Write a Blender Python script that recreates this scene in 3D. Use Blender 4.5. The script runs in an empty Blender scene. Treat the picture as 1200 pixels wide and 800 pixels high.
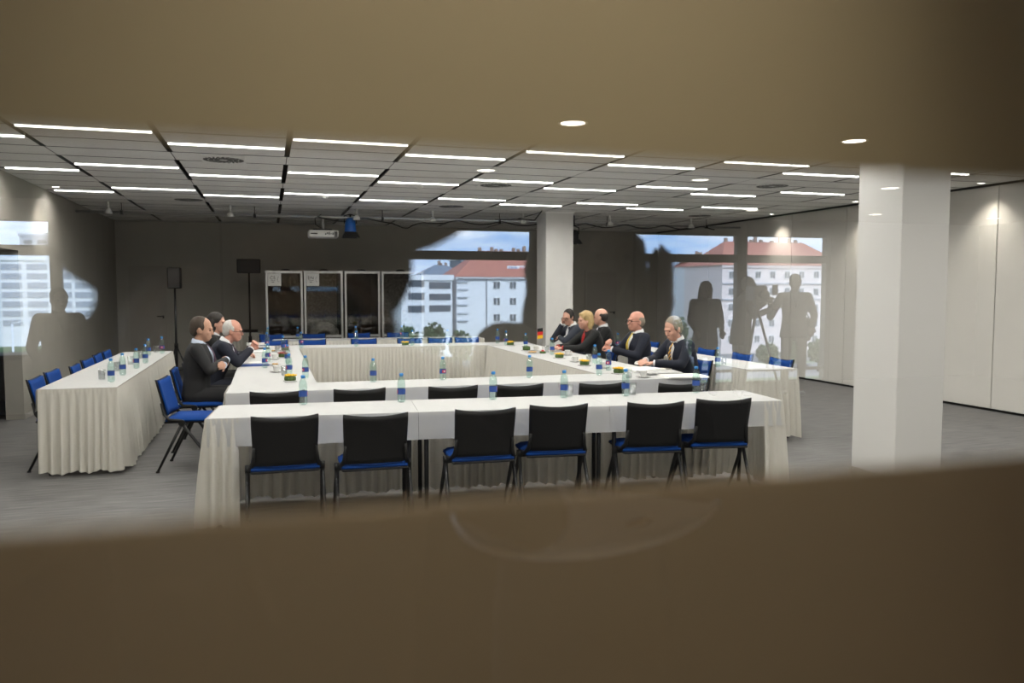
import bpy, bmesh, math, random
from mathutils import Vector, Matrix, noise
random.seed(7)
SC = bpy.context.scene
COL = SC.collection
PI = math.pi

# ------------------------------------------------------------ camera
FPX, VPX, VPY, CH = 940.0, 315.0, 338.0, 1.6       # focal length in px, vanishing point of the room depth, eye height
YAW, PITCH = math.radians(16.832358), math.radians(3.773617)
R_ = Vector((math.cos(YAW), -math.sin(YAW), 0))
W_ = Vector((math.sin(YAW)*math.cos(PITCH), math.cos(YAW)*math.cos(PITCH), -math.sin(PITCH)))
U_ = R_.cross(W_)
cam = bpy.data.cameras.new('camera')
cam.sensor_width = 36.0
cam.lens = FPX/1200*36.0
cam.clip_start = 0.01
cam.clip_end = 900
cam.dof.use_dof = True
cam.dof.focus_distance = 7.6
cam.dof.aperture_fstop = 2.0
camo = bpy.data.objects.new('camera', cam)
COL.objects.link(camo)
camo.matrix_world = Matrix(((R_.x, U_.x, -W_.x, 0), (R_.y, U_.y, -W_.y, 0), (R_.z, U_.z, -W_.z, CH), (0, 0, 0, 1)))
SC.camera = camo
SC.view_settings.view_transform = 'Standard'
SC.view_settings.look = 'None'
SC.view_settings.gamma = 1
SC.view_settings.use_curve_mapping = False
SC.view_settings.exposure = 0.0
SC.cycles.use_denoising = True
SC.cycles.max_bounces = 10
SC.cycles.diffuse_bounces = 4
SC.cycles.transparent_max_bounces = 24
SC.cycles.caustics_reflective = False
SC.cycles.caustics_refractive = False
SC.cycles.sample_clamp_indirect = 6.0
SC.cycles.blur_glossy = 0.3

# ------------------------------------------------------------ sky and sun (seen mirrored in the glass)
SKY = 3.7
wd = bpy.data.worlds.new('sky'); SC.world = wd; wd.use_nodes = True
nt = wd.node_tree; nt.nodes.clear()
def nn(t, typ, **k):
    n = t.nodes.new(typ)
    for a, v in k.items(): setattr(n, a, v)
    return n
tc = nn(nt, 'ShaderNodeTexCoord'); mp = nn(nt, 'ShaderNodeMapping'); mp.inputs['Scale'].default_value = (1, 1, 4.5)
nz = nn(nt, 'ShaderNodeTexNoise'); nz.inputs['Scale'].default_value = 5.0; nz.inputs['Detail'].default_value = 6
cr = nn(nt, 'ShaderNodeValToRGB')
cr.color_ramp.elements[0].position = .38; cr.color_ramp.elements[0].color = (.22, .40, .72, 1)
cr.color_ramp.elements[1].position = .62; cr.color_ramp.elements[1].color = (.80, .88, 1.0, 1)
bg = nn(nt, 'ShaderNodeBackground'); bg.inputs['Strength'].default_value = SKY
wo = nn(nt, 'ShaderNodeOutputWorld')
L = nt.links.new
L(tc.outputs['Generated'], mp.inputs['Vector']); L(mp.outputs['Vector'], nz.inputs['Vector'])
L(nz.outputs['Fac'], cr.inputs['Fac']); L(cr.outputs['Color'], bg.inputs['Color']); L(bg.outputs['Background'], wo.inputs['Surface'])
sun = bpy.data.lights.new('sun', 'SUN'); sun.energy = 6.5; sun.angle = math.radians(25); sun.color = (.80, .90, 1.0)
suno = bpy.data.objects.new('sun', sun); COL.objects.link(suno); suno.location = (0, 30, 60)
suno.rotation_euler = Vector((-.25, -1.0, -.75)).to_track_quat('-Z', 'Y').to_euler()

# ------------------------------------------------------------ pixel -> place helpers (frame 1200 x 800)
def ray(px, py): return R_*((px-600)/FPX) - U_*((py-400)/FPX) + W_
def onz(px, py, z):
    q = ray(px, py); return Vector((0, 0, CH)) + q*((z-CH)/q.z)
def ony(px, py, y):
    q = ray(px, py); return Vector((0, 0, CH)) + q*(y/q.y)
GLASS = 0.35
def mir(px, py, yv):                     # a place seen mirrored in the pane
    p = ony(px, py, yv); return Vector((p.x, 2*GLASS-yv, p.z))

# ------------------------------------------------------------ materials
MATS = {}
def mat(name, col, rough=.6, metal=0., spec=.5, noise_amt=0., nscale=20., nstretch=(1, 1, 1), bump=0., bscale=200., sheen=0.):
    if name in MATS: return MATS[name]
    m = bpy.data.materials.new(name); m.use_nodes = True
    t = m.node_tree; b = t.nodes['Principled BSDF']
    b.inputs['Base Color'].default_value = (*col, 1); b.inputs['Roughness'].default_value = rough
    b.inputs['Metallic'].default_value = metal; b.inputs['Specular IOR Level'].default_value = spec
    if sheen: b.inputs['Sheen Weight'].default_value = sheen
    if noise_amt or bump:
        tc = t.nodes.new('ShaderNodeTexCoord'); mp = t.nodes.new('ShaderNodeMapping')
        mp.inputs['Scale'].default_value = nstretch
        t.links.new(tc.outputs['Object'], mp.inputs['Vector'])
    if noise_amt:
        n = t.nodes.new('ShaderNodeTexNoise'); n.inputs['Scale'].default_value = nscale; n.inputs['Detail'].default_value = 4
        t.links.new(mp.outputs['Vector'], n.inputs['Vector'])
        r = t.nodes.new('ShaderNodeValToRGB')
        r.color_ramp.elements[0].position = .3; r.color_ramp.elements[1].position = .7
        r.color_ramp.elements[0].color = (*[c*(1-noise_amt) for c in col], 1)
        r.color_ramp.elements[1].color = (*[min(1, c*(1+noise_amt)) for c in col], 1)
        t.links.new(n.outputs['Fac'], r.inputs['Fac']); t.links.new(r.outputs['Color'], b.inputs['Base Color'])
    if bump:
        n2 = t.nodes.new('ShaderNodeTexNoise'); n2.inputs['Scale'].default_value = bscale; n2.inputs['Detail'].default_value = 3
        t.links.new(mp.outputs['Vector'], n2.inputs['Vector'])
        bp = t.nodes.new('ShaderNodeBump'); bp.inputs['Strength'].default_value = bump; bp.inputs['Distance'].default_value = .01
        t.links.new(n2.outputs['Fac'], bp.inputs['Height']); t.links.new(bp.outputs['Normal'], b.inputs['Normal'])
    MATS[name] = m
    return m
def translucent(name, col, k):
    m = MATS[name]; t = m.node_tree; b = t.nodes['Principled BSDF']; o = t.nodes['Material Output']
    tr = t.nodes.new('ShaderNodeBsdfTranslucent'); tr.inputs['Color'].default_value = (*col, 1)
    mx = t.nodes.new('ShaderNodeMixShader'); mx.inputs['Fac'].default_value = k
    t.links.new(b.outputs[0], mx.inputs[1]); t.links.new(tr.outputs[0], mx.inputs[2]); t.links.new(mx.outputs[0], o.inputs['Surface'])
def emit(name, col, s):
    if name in MATS: return MATS[name]
    m = bpy.data.materials.new(name); m.use_nodes = True; t = m.node_tree; t.nodes.clear()
    e = t.nodes.new('ShaderNodeEmission'); e.inputs['Color'].default_value = (*col, 1); e.inputs['Strength'].default_value = s
    o = t.nodes.new('ShaderNodeOutputMaterial'); t.links.new(e.outputs[0], o.inputs['Surface'])
    MATS[name] = m; return m
def thin(name, tint, refl, rough=0.0, fres=True):
    """thin clear sheet: lets light through with a tint, mirrors a share of it"""
    if name in MATS: return MATS[name]
    m = bpy.data.materials.new(name); m.use_nodes = True; t = m.node_tree; t.nodes.clear()
    tr = t.nodes.new('ShaderNodeBsdfTransparent'); tr.inputs['Color'].default_value = (*tint, 1)
    gl = t.nodes.new('ShaderNodeBsdfAnisotropic'); gl.inputs['Roughness'].default_value = rough
    gl.inputs['Color'].default_value = (1, 1, 1, 1)
    mx = t.nodes.new('ShaderNodeMixShader'); o = t.nodes.new('ShaderNodeOutputMaterial')
    mx.inputs['Fac'].default_value = refl
    if fres:                              # Schlick: refl + (1-refl) * facing^5
        lw = t.nodes.new('ShaderNodeLayerWeight'); lw.inputs['Blend'].default_value = .5
        pw = t.nodes.new('ShaderNodeMath'); pw.operation = 'POWER'; pw.inputs[1].default_value = 5
        ml = t.nodes.new('ShaderNodeMath'); ml.operation = 'MULTIPLY_ADD'; ml.inputs[1].default_value = 1-refl; ml.inputs[2].default_value = refl
        t.links.new(lw.outputs['Facing'], pw.inputs[0]); t.links.new(pw.outputs[0], ml.inputs[0]); t.links.new(ml.outputs[0], mx.inputs['Fac'])
    t.links.new(tr.outputs[0], mx.inputs[1]); t.links.new(gl.outputs[0], mx.inputs[2]); t.links.new(mx.outputs[0], o.inputs['Surface'])
    MATS[name] = m; return m

mat('floor', (.125, .122, .12), .55, noise_amt=.42, nscale=4, nstretch=(.8, 8, 1), bump=.08, bscale=60)
mat('foyer_floor', (.030, .026, .022), 1.0, spec=0, noise_amt=.15, nscale=2)
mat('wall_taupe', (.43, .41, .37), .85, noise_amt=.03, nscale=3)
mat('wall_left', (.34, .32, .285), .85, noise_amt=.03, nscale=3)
mat('wall_white', (.68, .66, .62), .5, noise_amt=.02, nscale=1.5)
mat('pillar', (.68, .67, .65), .6)
mat('door', (.38, .36, .33), .6)
mat('foyer_wall', (.12, .105, .09), .8)
mat('foyer_ceiling', (.10, .088, .075), .8)
mat('panel', (.90, .89, .87), .6, noise_amt=.02, nscale=2)
mat('plenum', (.015, .015, .015), .9)
mat('black_gap', (.01, .01, .01), .9)
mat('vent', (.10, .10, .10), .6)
mat('cloth', (.62, .62, .615), .85, noise_amt=.02, nscale=8, bump=.15, bscale=30)
mat('skirt', (.74, .715, .65), .85, noise_amt=.03, nscale=6, bump=.1, bscale=300)
mat('black_plastic', (.007, .007, .0075), .5, spec=.3)
mat('black_metal', (.014, .014, .015), .4, metal=.3)
mat('blue_fabric', (.005, .046, .225), .9, spec=.2, noise_amt=.1, nscale=90)
mat('white_plastic', (.72, .72, .70), .4)
mat('alu', (.52, .52, .51), .38, metal=.75)
mat('booth_dark', (.022, .021, .02), .7)
mat('booth_in', (.05, .047, .043), .9)
mat('wood', (.35, .30, .24), .5)
mat('cap', (.03, .24, .62), .4)
mat('label_blue', (.02, .07, .30), .5)
mat('label_red', (.55, .03, .06), .5)
mat('label_white', (.75, .78, .80), .5)
mat('paper', (.82, .82, .80), .8)
mat('paper_grey', (.45, .45, .44), .8, noise_amt=.35, nscale=60)
mat('cover_blue', (.03, .08, .30), .6)
mat('cover_dark', (.03, .03, .035), .5)
mat('china', (.82, .82, .80), .25)
mat('leaf', (.05, .10, .02), .6, noise_amt=.4, nscale=60)
mat('petal_yellow', (.85, .50, .01), .7)
mat('petal_red', (.45, .01, .02), .7)
mat('biscuit', (.55, .33, .12), .8, noise_amt=.2, nscale=80)
mat('flag_black', (.01, .01, .01), .8); mat('flag_red', (.60, .02, .02), .8); mat('flag_gold', (.85, .50, .02), .8)
mat('stage_blue', (.01, .12, .48), .35)
mat('lens', (.01, .01, .012), .1)
mat('plastic_bag', (.42, .41, .38), .35, noise_amt=.4, nscale=25)
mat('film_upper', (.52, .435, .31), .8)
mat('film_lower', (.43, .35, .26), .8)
mat('ink', (.03, .03, .03), .7)
# city
mat('facade_white', (.74, .75, .78), .8, noise_amt=.03, nscale=.3)
mat('facade_pink', (.72, .62, .60), .8, noise_amt=.03, nscale=.3)
mat('facade_grey', (.42, .45, .50), .8, noise_amt=.04, nscale=.3)
mat('facade_brick', (.28, .19, .15), .8)
mat('roof_red', (.40, .15, .11), .8, noise_amt=.15, nscale=2)
mat('roof_slate', (.16, .20, .26), .8)
mat('window_dark', (.10, .11, .13), .3); mat('window_mid', (.32, .35, .40), .4)
mat('window_frame', (.8, .8, .8), .6)
mat('grass', (.08, .13, .05), .9, noise_amt=.3, nscale=.2)
mat('asphalt', (.20, .20, .21), .9)
mat('foliage', (.05, .09, .035), .9, noise_amt=.4, nscale=1.5)
mat('bark', (.08, .06, .04), .9)
mat('car_white', (.75, .76, .78), .3)
mat('car_blue', (.03, .08, .35), .3)
mat('pole_grey', (.62, .66, .72), .5)
translucent('skirt', (.74, .715, .65), .2); translucent('cloth', (.62, .62, .615), .25)
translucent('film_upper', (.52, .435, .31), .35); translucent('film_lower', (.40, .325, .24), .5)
thin('pane_coated', (.97, .98, .97), .30)
thin('pane_clear', (.98, .99, .985), .02)
thin('booth_glass', (.80, .80, .79), .05, .02)
thin('pet', (.80, .92, .885), .11, .06)
thin('tumbler', (.86, .88, .88), .16, .03)
thin('lens_clear', (.85, .85, .85), .10, .02)
emit('strip', (1.0, .97, .92), 8)
emit('downlight', (1.0, .93, .82), 14)
emit('foyer_lamp', (1.0, .92, .78), 7)

# ------------------------------------------------------------ mesh builder
class MB:
    def __init__(s): s.v = []; s.f = []; s.m = []; s.smooth = []
    def add(s, vs, fs, mi=0, sm=False):
        o = len(s.v); s.v += [Vector(p) for p in vs]
        for f in fs: s.f.append([o+i for i in f]); s.m.append(mi); s.smooth.append(sm)
        return s
    def box(s, c, d, mi=0, rz=0, bev=0.):
        cx, cy, cz = c; a, b, h = d[0]/2, d[1]/2, d[2]/2
        if bev:
            e = bev
            vs = []; fs = []
            for (sx, sy) in ((-1, -1), (1, -1), (1, 1), (-1, 1)):
                pass
            lay = [(-h, e), (-h+e, 0), (h-e, 0), (h, e)]
            for z, i in lay:
                A, B = a-i, b-i; k = e
                vs += [(-A+k, -B, z), (A-k, -B, z), (A, -B+k, z), (A, B-k, z), (A-k, B, z), (-A+k, B, z), (-A, B-k, z), (-A, -B+k, z)]
            fs = [list(range(7, -1, -1)), list(range(24, 32))]
            for r in range(3):
                for q in range(8): fs.append([r*8+q, r*8+(q+1) % 8, r*8+8+(q+1) % 8, r*8+8+q])
        else:
            vs = [(-a, -b, -h), (a, -b, -h), (a, b, -h), (-a, b, -h), (-a, -b, h), (a, -b, h), (a, b, h), (-a, b, h)]
            fs = [[3, 2, 1, 0], [4, 5, 6, 7], [0, 1, 5, 4], [1, 2, 6, 5], [2, 3, 7, 6], [3, 0, 4, 7]]
        M = Matrix.Rotation(rz, 3, 'Z')
        return s.add([M @ Vector(p)+Vector(c) for p in vs], fs, mi)
    def bb(s, x0, x1, y0, y1, z0, z1, mi=0, bev=0.):
        return s.box(((x0+x1)/2, (y0+y1)/2, (z0+z1)/2), (abs(x1-x0), abs(y1-y0), abs(z1-z0)), mi, 0, bev)
    def tube(s, pts, r, n=8, mi=0, cap=True):
        pts = [Vector(p) for p in pts]; rs = r if isinstance(r, (list, tuple)) else [r]*len(pts)
        vs = []; fs = []; prev = None
        for i, p in enumerate(pts):
            d = (pts[min(i+1, len(pts)-1)]-pts[max(i-1, 0)]).normalized()
            up = prev if prev is not None else (Vector((0, 0, 1)) if abs(d.z) < .9 else Vector((1, 0, 0)))
            a = d.cross(up); a = a.normalized() if a.length > 1e-6 else d.orthogonal().normalized()
            b = a.cross(d).normalized(); prev = b
            for k in range(n):
                t = 2*PI*k/n; vs.append(p+(a*math.cos(t)+b*math.sin(t))*rs[i])
        for i in range(len(pts)-1):
            for k in range(n): fs.append([i*n+k, i*n+(k+1) % n, (i+1)*n+(k+1) % n, (i+1)*n+k])
        s.add(vs, fs, mi, True)
        if cap:
            o = len(s.v)-len(vs)
            s.f.append([o+k for k in range(n-1, -1, -1)]); s.m.append(mi); s.smooth.append(False)
            q = o+(len(pts)-1)*n; s.f.append([q+k for k in range(n)]); s.m.append(mi); s.smooth.append(False)
        return s
    def lathe(s, prof, n=16, c=(0, 0, 0), mi=0, a0=0, a1=2*PI):
        full = abs(a1-a0-2*PI) < 1e-6; k = n if full else n+1
        vs = []; fs = []
        for r, z in prof:
            for i in range(k):
                t = a0+(a1-a0)*i/n; vs.append((c[0]+r*math.cos(t), c[1]+r*math.sin(t), c[2]+z))
        for j in range(len(prof)-1):
            for i in range(n):
                i2 = (i+1) % k
                fs.append([j*k+i, j*k+i2, (j+1)*k+i2, (j+1)*k+i])
        return s.add(vs, fs, mi, True)
    def ell(s, c, r, n=12, m=8, M=None, mi=0):
        vs = []; fs = []
        M = M or Matrix.Identity(3)
        for j in range(m+1):
            ph = -PI/2+PI*j/m
            for i in range(n):
                t = 2*PI*i/n
                vs.append(Vector(c)+M @ Vector((r[0]*math.cos(ph)*math.cos(t), r[1]*math.cos(ph)*math.sin(t), r[2]*math.sin(ph))))
        for j in range(m):
            for i in range(n):
                fs.append([j*n+i, j*n+(i+1) % n, (j+1)*n+(i+1) % n, (j+1)*n+i])
        return s.add(vs, fs, mi, True)
    def cap(s, p0, p1, r0, r1=None, n=10):
        """tapered limb with round ends"""
        r1 = r0 if r1 is None else r1
        p0 = Vector(p0); p1 = Vector(p1); d = (p1-p0); d = d.normalized() if d.length > 1e-6 else Vector((0, 0, 1))
        pts = []; rs = []
        for t in (85, 60, 30): pts.append(p0-d*r0*math.sin(math.radians(t))); rs.append(r0*math.cos(math.radians(t)))
        for q in (0, .5, 1): pts.append(p0.lerp(p1, q)); rs.append(r0+(r1-r0)*q)
        for t in (30, 60, 85): pts.append(p1+d*r1*math.sin(math.radians(t))); rs.append(r1*math.cos(math.radians(t)))
        return s.tube(pts, rs, n)
    def loft(s, rings, n=18):
        """rings: (centre, half width, half depth, lateral axis, forward axis)"""
        vs = []; fs = []
        for c, a, b, lx, ly in rings:
            for k in range(n):
                t = 2*PI*k/n
                ct, st = math.cos(t), math.sin(t)
                e = .82
                vs.append(Vector(c)+Vector(lx)*(a*math.copysign(abs(ct)**e, ct))+Vector(ly)*(b*math.copysign(abs(st)**e, st)))
        for j in range(len(rings)-1):
            for k in range(n): fs.append([j*n+k, j*n+(k+1) % n, (j+1)*n+(k+1) % n, (j+1)*n+k])
        fs.append(list(range(n-1, -1, -1))); fs.append([(len(rings)-1)*n+k for k in range(n)])
        return s.add(vs, fs, 0, True)
    def mesh(s, name, mats):
        me = bpy.data.meshes.new(name)
        me.from_pydata([tuple(v) for v in s.v], [], s.f)
        for m in (mats if isinstance(mats, (list, tuple)) else [mats]): me.materials.append(MATS[m] if isinstance(m, str) else m)
        me.polygons.foreach_set('material_index', s.m); me.polygons.foreach_set('use_smooth', s.smooth)
        me.update(); return me
    def build(s, name, mats, parent=None):
        return put(name, s.mesh(name, mats), parent)
def put(name, me, parent=None, loc=None, rz=None):
    o = bpy.data.objects.new(name, me); COL.objects.link(o)
    if parent: o.parent = parent
    if loc is not None: o.location = loc
    if rz is not None: o.rotation_euler = (0, 0, rz)
    return o
def tag(o, label, cat, group=None):
    o['label'] = label; o['category'] = cat
    if group: o['group'] = group
    return o
def thing(name, label, cat, loc=(0, 0, 0), rz=0, group=None):
    o = bpy.data.objects.new(name, None); COL.objects.link(o); o.empty_display_size = .1
    o.location = loc; o.rotation_euler = (0, 0, rz)
    return tag(o, label, cat, group)
def struct(o): o['kind'] = 'structure'; return o
KIDS = {}
def copy_tree(o, parent=None):
    c = o.copy(); COL.objects.link(c); c.parent = parent
    for ch in KIDS.get(o.name) or [x for x in bpy.data.objects if x.parent == o]:
        copy_tree(ch, c)
    return c
def remeshed(mb, name, material, voxel, parent=None, smooth=3, fac=.5):
    me = mb.mesh(name+'_src', material)
    o = bpy.data.objects.new('tmp', me); COL.objects.link(o)
    md = o.modifiers.new('r', 'REMESH'); md.mode = 'VOXEL'; md.voxel_size = voxel; md.use_smooth_shade = True
    if smooth:
        ms = o.modifiers.new('s', 'SMOOTH'); ms.iterations = smooth; ms.factor = fac
    dg = bpy.context.evaluated_depsgraph_get()
    nm = bpy.data.meshes.new_from_object(o.evaluated_get(dg)); nm.name = name
    bpy.data.objects.remove(o); bpy.data.meshes.remove(me)
    nm.materials.clear(); nm.materials.append(MATS[material] if isinstance(material, str) else material)
    nm.polygons.foreach_set('use_smooth', [True]*len(nm.polygons))
    return put(name, nm, parent)

# ============================================================ the room shell
XL, XR, YB, ZC = -2.9, 9.0, 17.6, 2.95
MB().bb(XL-3, XR+.3, .33, YB+.3, -.2, 0).build('floor', 'floor')['kind'] = 'structure'
def wall(name, args, m):
    b = MB()
    for a in args: b.bb(*a)
    return struct(b.build(name, m))
wall('wall_back', [(XL-.3, XR+.3, YB, YB+.2, 0, 3.4)], 'wall_taupe')
# left wall with the doorway (its far jamb shows at the picture's edge)
DW0, DW1, DWH = 9.6, 11.08, 2.06
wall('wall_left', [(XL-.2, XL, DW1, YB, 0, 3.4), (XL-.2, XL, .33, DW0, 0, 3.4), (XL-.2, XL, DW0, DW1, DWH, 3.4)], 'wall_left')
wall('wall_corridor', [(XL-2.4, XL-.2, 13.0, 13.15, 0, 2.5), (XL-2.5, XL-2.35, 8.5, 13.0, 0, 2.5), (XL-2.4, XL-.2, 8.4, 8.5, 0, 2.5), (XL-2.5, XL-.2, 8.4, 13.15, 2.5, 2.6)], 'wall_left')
wall('baseboard_corridor', [(XL-2.35, XL-.2, 12.985, 13.0, 0, .07)], 'door')
wall('baseboard_left', [(XL, XL+.012, DW1, YB, 0, .06), (XL, XL+.012, .5, DW0, 0, .06)], 'door')
wall('baseboard_back', [(XL, XR, YB-.012, YB, 0, .06)], 'door')
# right wall: sliding partition of tall white panels
wr = wall('wall_right', [(XR+.03, XR+.25, .33, YB, 0, 3.4)], 'black_gap')
PW = 1.42
pm = MB().bb(0, .03, .006, PW-.006, .035, 2.925, 0, .004).mesh('panel', 'wall_white')
y = 1.05
while y < YB-.2:
    me = pm
    if y+PW > YB: me = MB().bb(0, .03, .006, YB-y, .035, 2.925, 0, .004).mesh('panel', 'wall_white')
    put('panel', me, wr, (XR, y, 0)); y += PW
wall('trim_1', [(XR-.03, XR+.03, .4, YB, 2.925, 2.96)], 'black_gap')
# pillars
def pillar(name, x0, x1, y0, y1):
    o = struct(MB().bb(x0, x1, y0, y1, 0.0, ZC-.002, 0, .006).build(name, 'pillar'))
    MB().bb(x0-.006, x1+.006, y0-.006, y1+.006, 0, .07).build('base_strip', 'door', o)
    MB().bb(x0-.02, x1+.02, y0-.02, y1+.02, ZC-.03, ZC-.005).build('top_collar', 'panel', o)
    return o
pillar('pillar_1', 4.80, 5.27, 5.22, 5.72)
pillar('pillar_2', 4.66, 5.17, 13.35, 13.85)
# doors in the back wall
def door(name, x0, x1, h, hs):
    o = struct(MB().bb(x0, x1, YB-.02, YB-.002, .01, h).build(name, 'door'))
    f = MB()
    for a in ((x0-.05, x0, 0, h+.05), (x1, x1+.05, 0, h+.05), (x0, x1, h, h+.05)): f.bb(a[0], a[1], YB-.03, YB-.001, a[2], a[3])
    f.build('door_frame', 'wall_taupe', o)
    hx = x1-.07 if hs > 0 else x0+.07
    hd = MB().bb(hx-.015, hx+.015, YB-.05, YB-.02, 1.0, 1.06).tube([(hx, YB-.055, 1.04), (hx-hs*.12, YB-.055, 1.04)], .01)
    hd.build('door_handle', 'black_metal', o); return o
door('door_1', -2.68, -1.98, 2.06, 1)
door('door_2', 7.16, 7.92, 1.98, 1)
# vertical trims on the back wall
for k, x in enumerate((-.95, 8.35)):
    wall('trim_%d' % (k+2), [(x, x+.05, YB-.012, YB, .06, 2.94)], 'door')

# ---- ceiling: dark void, slab, rows of metal panels, slots between columns
MB().bb(XL-.3, XR+.3, .33, YB+.3, 3.30, 3.5).build('ceiling', 'plenum')
cl = bpy.data.objects['ceiling']; cl['kind'] = 'structure'
CP, RP, Y0 = 1.112, .5375, 7.60
mesh_cache = {}
def panel_mesh(w, d):
    k = (round(w, 3), round(d, 3))
    if k not in mesh_cache:
        me = MB().bb(0, w, 0, d, 0, .02).mesh('ceiling_panel', ['panel', 'vent'])       # shadow lines between panels painted as dark side faces
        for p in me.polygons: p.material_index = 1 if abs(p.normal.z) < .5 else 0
        mesh_cache[k] = me
    return mesh_cache[k]
near = MB()
strips = []
for c in range(-1, 10):
    x0 = -2.02+c*CP
    a, b = max(x0, XL+.005), min(x0+CP, XR-.03)
    for r in range(-13, 19):
        y0 = Y0+r*RP; y1 = min(y0+RP, YB)
        if y1-y0 < .05: continue
        lit = c < 9 and (r-(c % 2)) % 4 == 0
        gap = .004 if r % 4 == 2 else .026
        ga = gap if a == x0 else 0; gb = gap if b == x0+CP else 0
        off = .070 if lit else .015
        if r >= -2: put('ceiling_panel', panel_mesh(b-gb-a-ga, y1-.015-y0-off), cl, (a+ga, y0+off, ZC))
        else: near.bb(a+ga, b-gb, y0+off, y1-.015, ZC, ZC+.02)
        if lit and c < 9: strips.append((a+(max(ga, .03) if c >= 0 else .10), b-max(gb, .03), y0, y0 < 13.0))
nb = near.build('ceiling_panel', 'panel', cl); nb['kind'] = 'stuff'
LAMP = bpy.data.lights.new('lamp', 'AREA'); LAMP.shape = 'RECTANGLE'; LAMP.size = 1.0; LAMP.size_y = .03; LAMP.energy = 18.5; LAMP.color = (1.0, .96, .90); LAMP.spread = math.radians(165)
LAMP2 = LAMP.copy(); LAMP2.size = .66; LAMP2.energy = LAMP.energy*.66
for i, (a, b, y0, on) in enumerate(strips):
    if b-a < .3: continue
    where = ('over the open floor by the glass wall' if y0 < 5 else 'over the front row tables' if y0 < 7 else 'over the second row tables' if y0 < 8.4 else
             'over the people at the tables' if y0 < 10.6 else 'over the far side of the square')
    if y0 >= 5 and (a+b)/2 > 5.3: where = 'along the white partition wall'
    if y0 >= 5 and (a+b)/2 < -.8: where = 'over the left outer table and its chairs'
    lab = 'slim white linear ceiling light '+where if on else 'unlit linear ceiling fitting at the dim end of the room'
    t = thing('linear_light', lab, 'ceiling light', ((a+b)/2, y0+.036, ZC), 0, 'linear lights '+where if on else 'unlit linear ceiling fittings')
    w = (b-a)/2
    MB().bb(-w, w, -.030, .028, .004, .03).build('housing', 'white_plastic', t)
    MB().bb(-w+.005, w-.005, -.016, .016, -.011, .0035).build('diffuser', 'strip' if on else 'white_plastic', t)
    if on:
        lo = bpy.data.objects.new('lamp', LAMP if b-a > .99 else LAMP2); COL.objects.link(lo); lo.parent = t; lo.location = (0, 0, -.012)
# vents: square swirl diffusers
vm = MB().bb(-.22, .22, -.22, .22, -.012, -.001, 0, .003).mesh('plate', 'panel')
sl = MB()
for k in range(24):
    t = 2*PI*k/24
    for q in (.07, .125, .18):
        sl.box((q*math.cos(t), q*math.sin(t), -.014), (.045, .018, .005), 0, t+.5)
slm = sl.mesh('slots', 'vent')
for (px, py) in ((262, 186), (221, 233), (581, 216), (529, 241), (905, 217), (820, 252)):
    p = onz(px, py, ZC)
    t = thing('air_vent', 'square swirl air vent in the grey panel ceiling', 'air vent', (p.x, p.y, ZC), 0, 'ceiling swirl vents')
    put('plate', vm, t); put('slots', slm, t)
# wall-washing downlights beside the side walls
def washer(x, y, lab, e=22, grp=None):
    t = thing('recessed_downlight', lab, 'ceiling light', (x, y, ZC), 0, grp)
    MB().lathe([(.045, .0), (.06, -.008), (.066, -.004), (.066, .0)], 20).build('ring', 'white_plastic', t)
    MB().lathe([(0, -.003), (.046, -.003)], 20).build('diffuser', 'downlight', t)
    l = bpy.data.lights.new('lamp', 'SPOT'); l.energy = e; l.spot_size = math.radians(105); l.spot_blend = 1.0; l.shadow_soft_size = .04; l.color = (1, .92, .8)
    lo = bpy.data.objects.new('lamp', l); COL.objects.link(lo); lo.parent = t; lo.location = (0, 0, -.03)
for y in (8.2, 10.5, 12.7, 5.9): washer(XR-.24, y, 'small recessed downlight washing the white partition wall', 62, 'downlights along the white wall')
washer(XL+.22, 12.05, 'small recessed downlight washing the taupe side wall', 45)

# ---- front: coated glass wall with a clear viewing band between two films
GX0, GX1, FZ0, FZ1 = -1.5, 2.5, 1.502, 1.662
wall('wall_front', [(XL-.3, GX0-.06, .30, .42, 0, 3.4), (GX1+.06, XR+3.5, .30, .42, 0, 3.4), (GX0-.06, GX1+.06, .30, .42, 2.9, 3.4)], 'foyer_wall')
g = MB()
g.add([(GX0, GLASS, 0), (GX1, GLASS, 0), (GX1, GLASS, 2.9), (GX0, GLASS, 2.9)], [[0, 1, 2, 3]], 0)
g.add([(GX0, GLASS+.008, 0), (GX1, GLASS+.008, 0), (GX1, GLASS+.008, 2.9), (GX0, GLASS+.008, 2.9)], [[3, 2, 1, 0]], 1)
for q in (((GX0, 0), (GX1, 0)), ((GX1, 0), (GX1, 2.9)), ((GX1, 2.9), (GX0, 2.9)), ((GX0, 2.9), (GX0, 0))):
    (xa, za), (xb, zb) = q
    g.add([(xa, GLASS, za), (xa, GLASS+.008, za), (xb, GLASS+.008, zb), (xb, GLASS, zb)], [[0, 1, 2, 3]], 1)
win = struct(g.build('window_1', ['pane_coated', 'pane_clear']))
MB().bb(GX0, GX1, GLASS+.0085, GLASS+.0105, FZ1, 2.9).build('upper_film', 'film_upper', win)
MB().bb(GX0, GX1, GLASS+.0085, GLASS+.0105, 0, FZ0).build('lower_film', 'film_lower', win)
fr = MB()
for x in (GX0-.06, GX1): fr.bb(x, x+.06, .31, .41, 0, 2.9)
fr.build('window_frame', 'alu', win)

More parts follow.
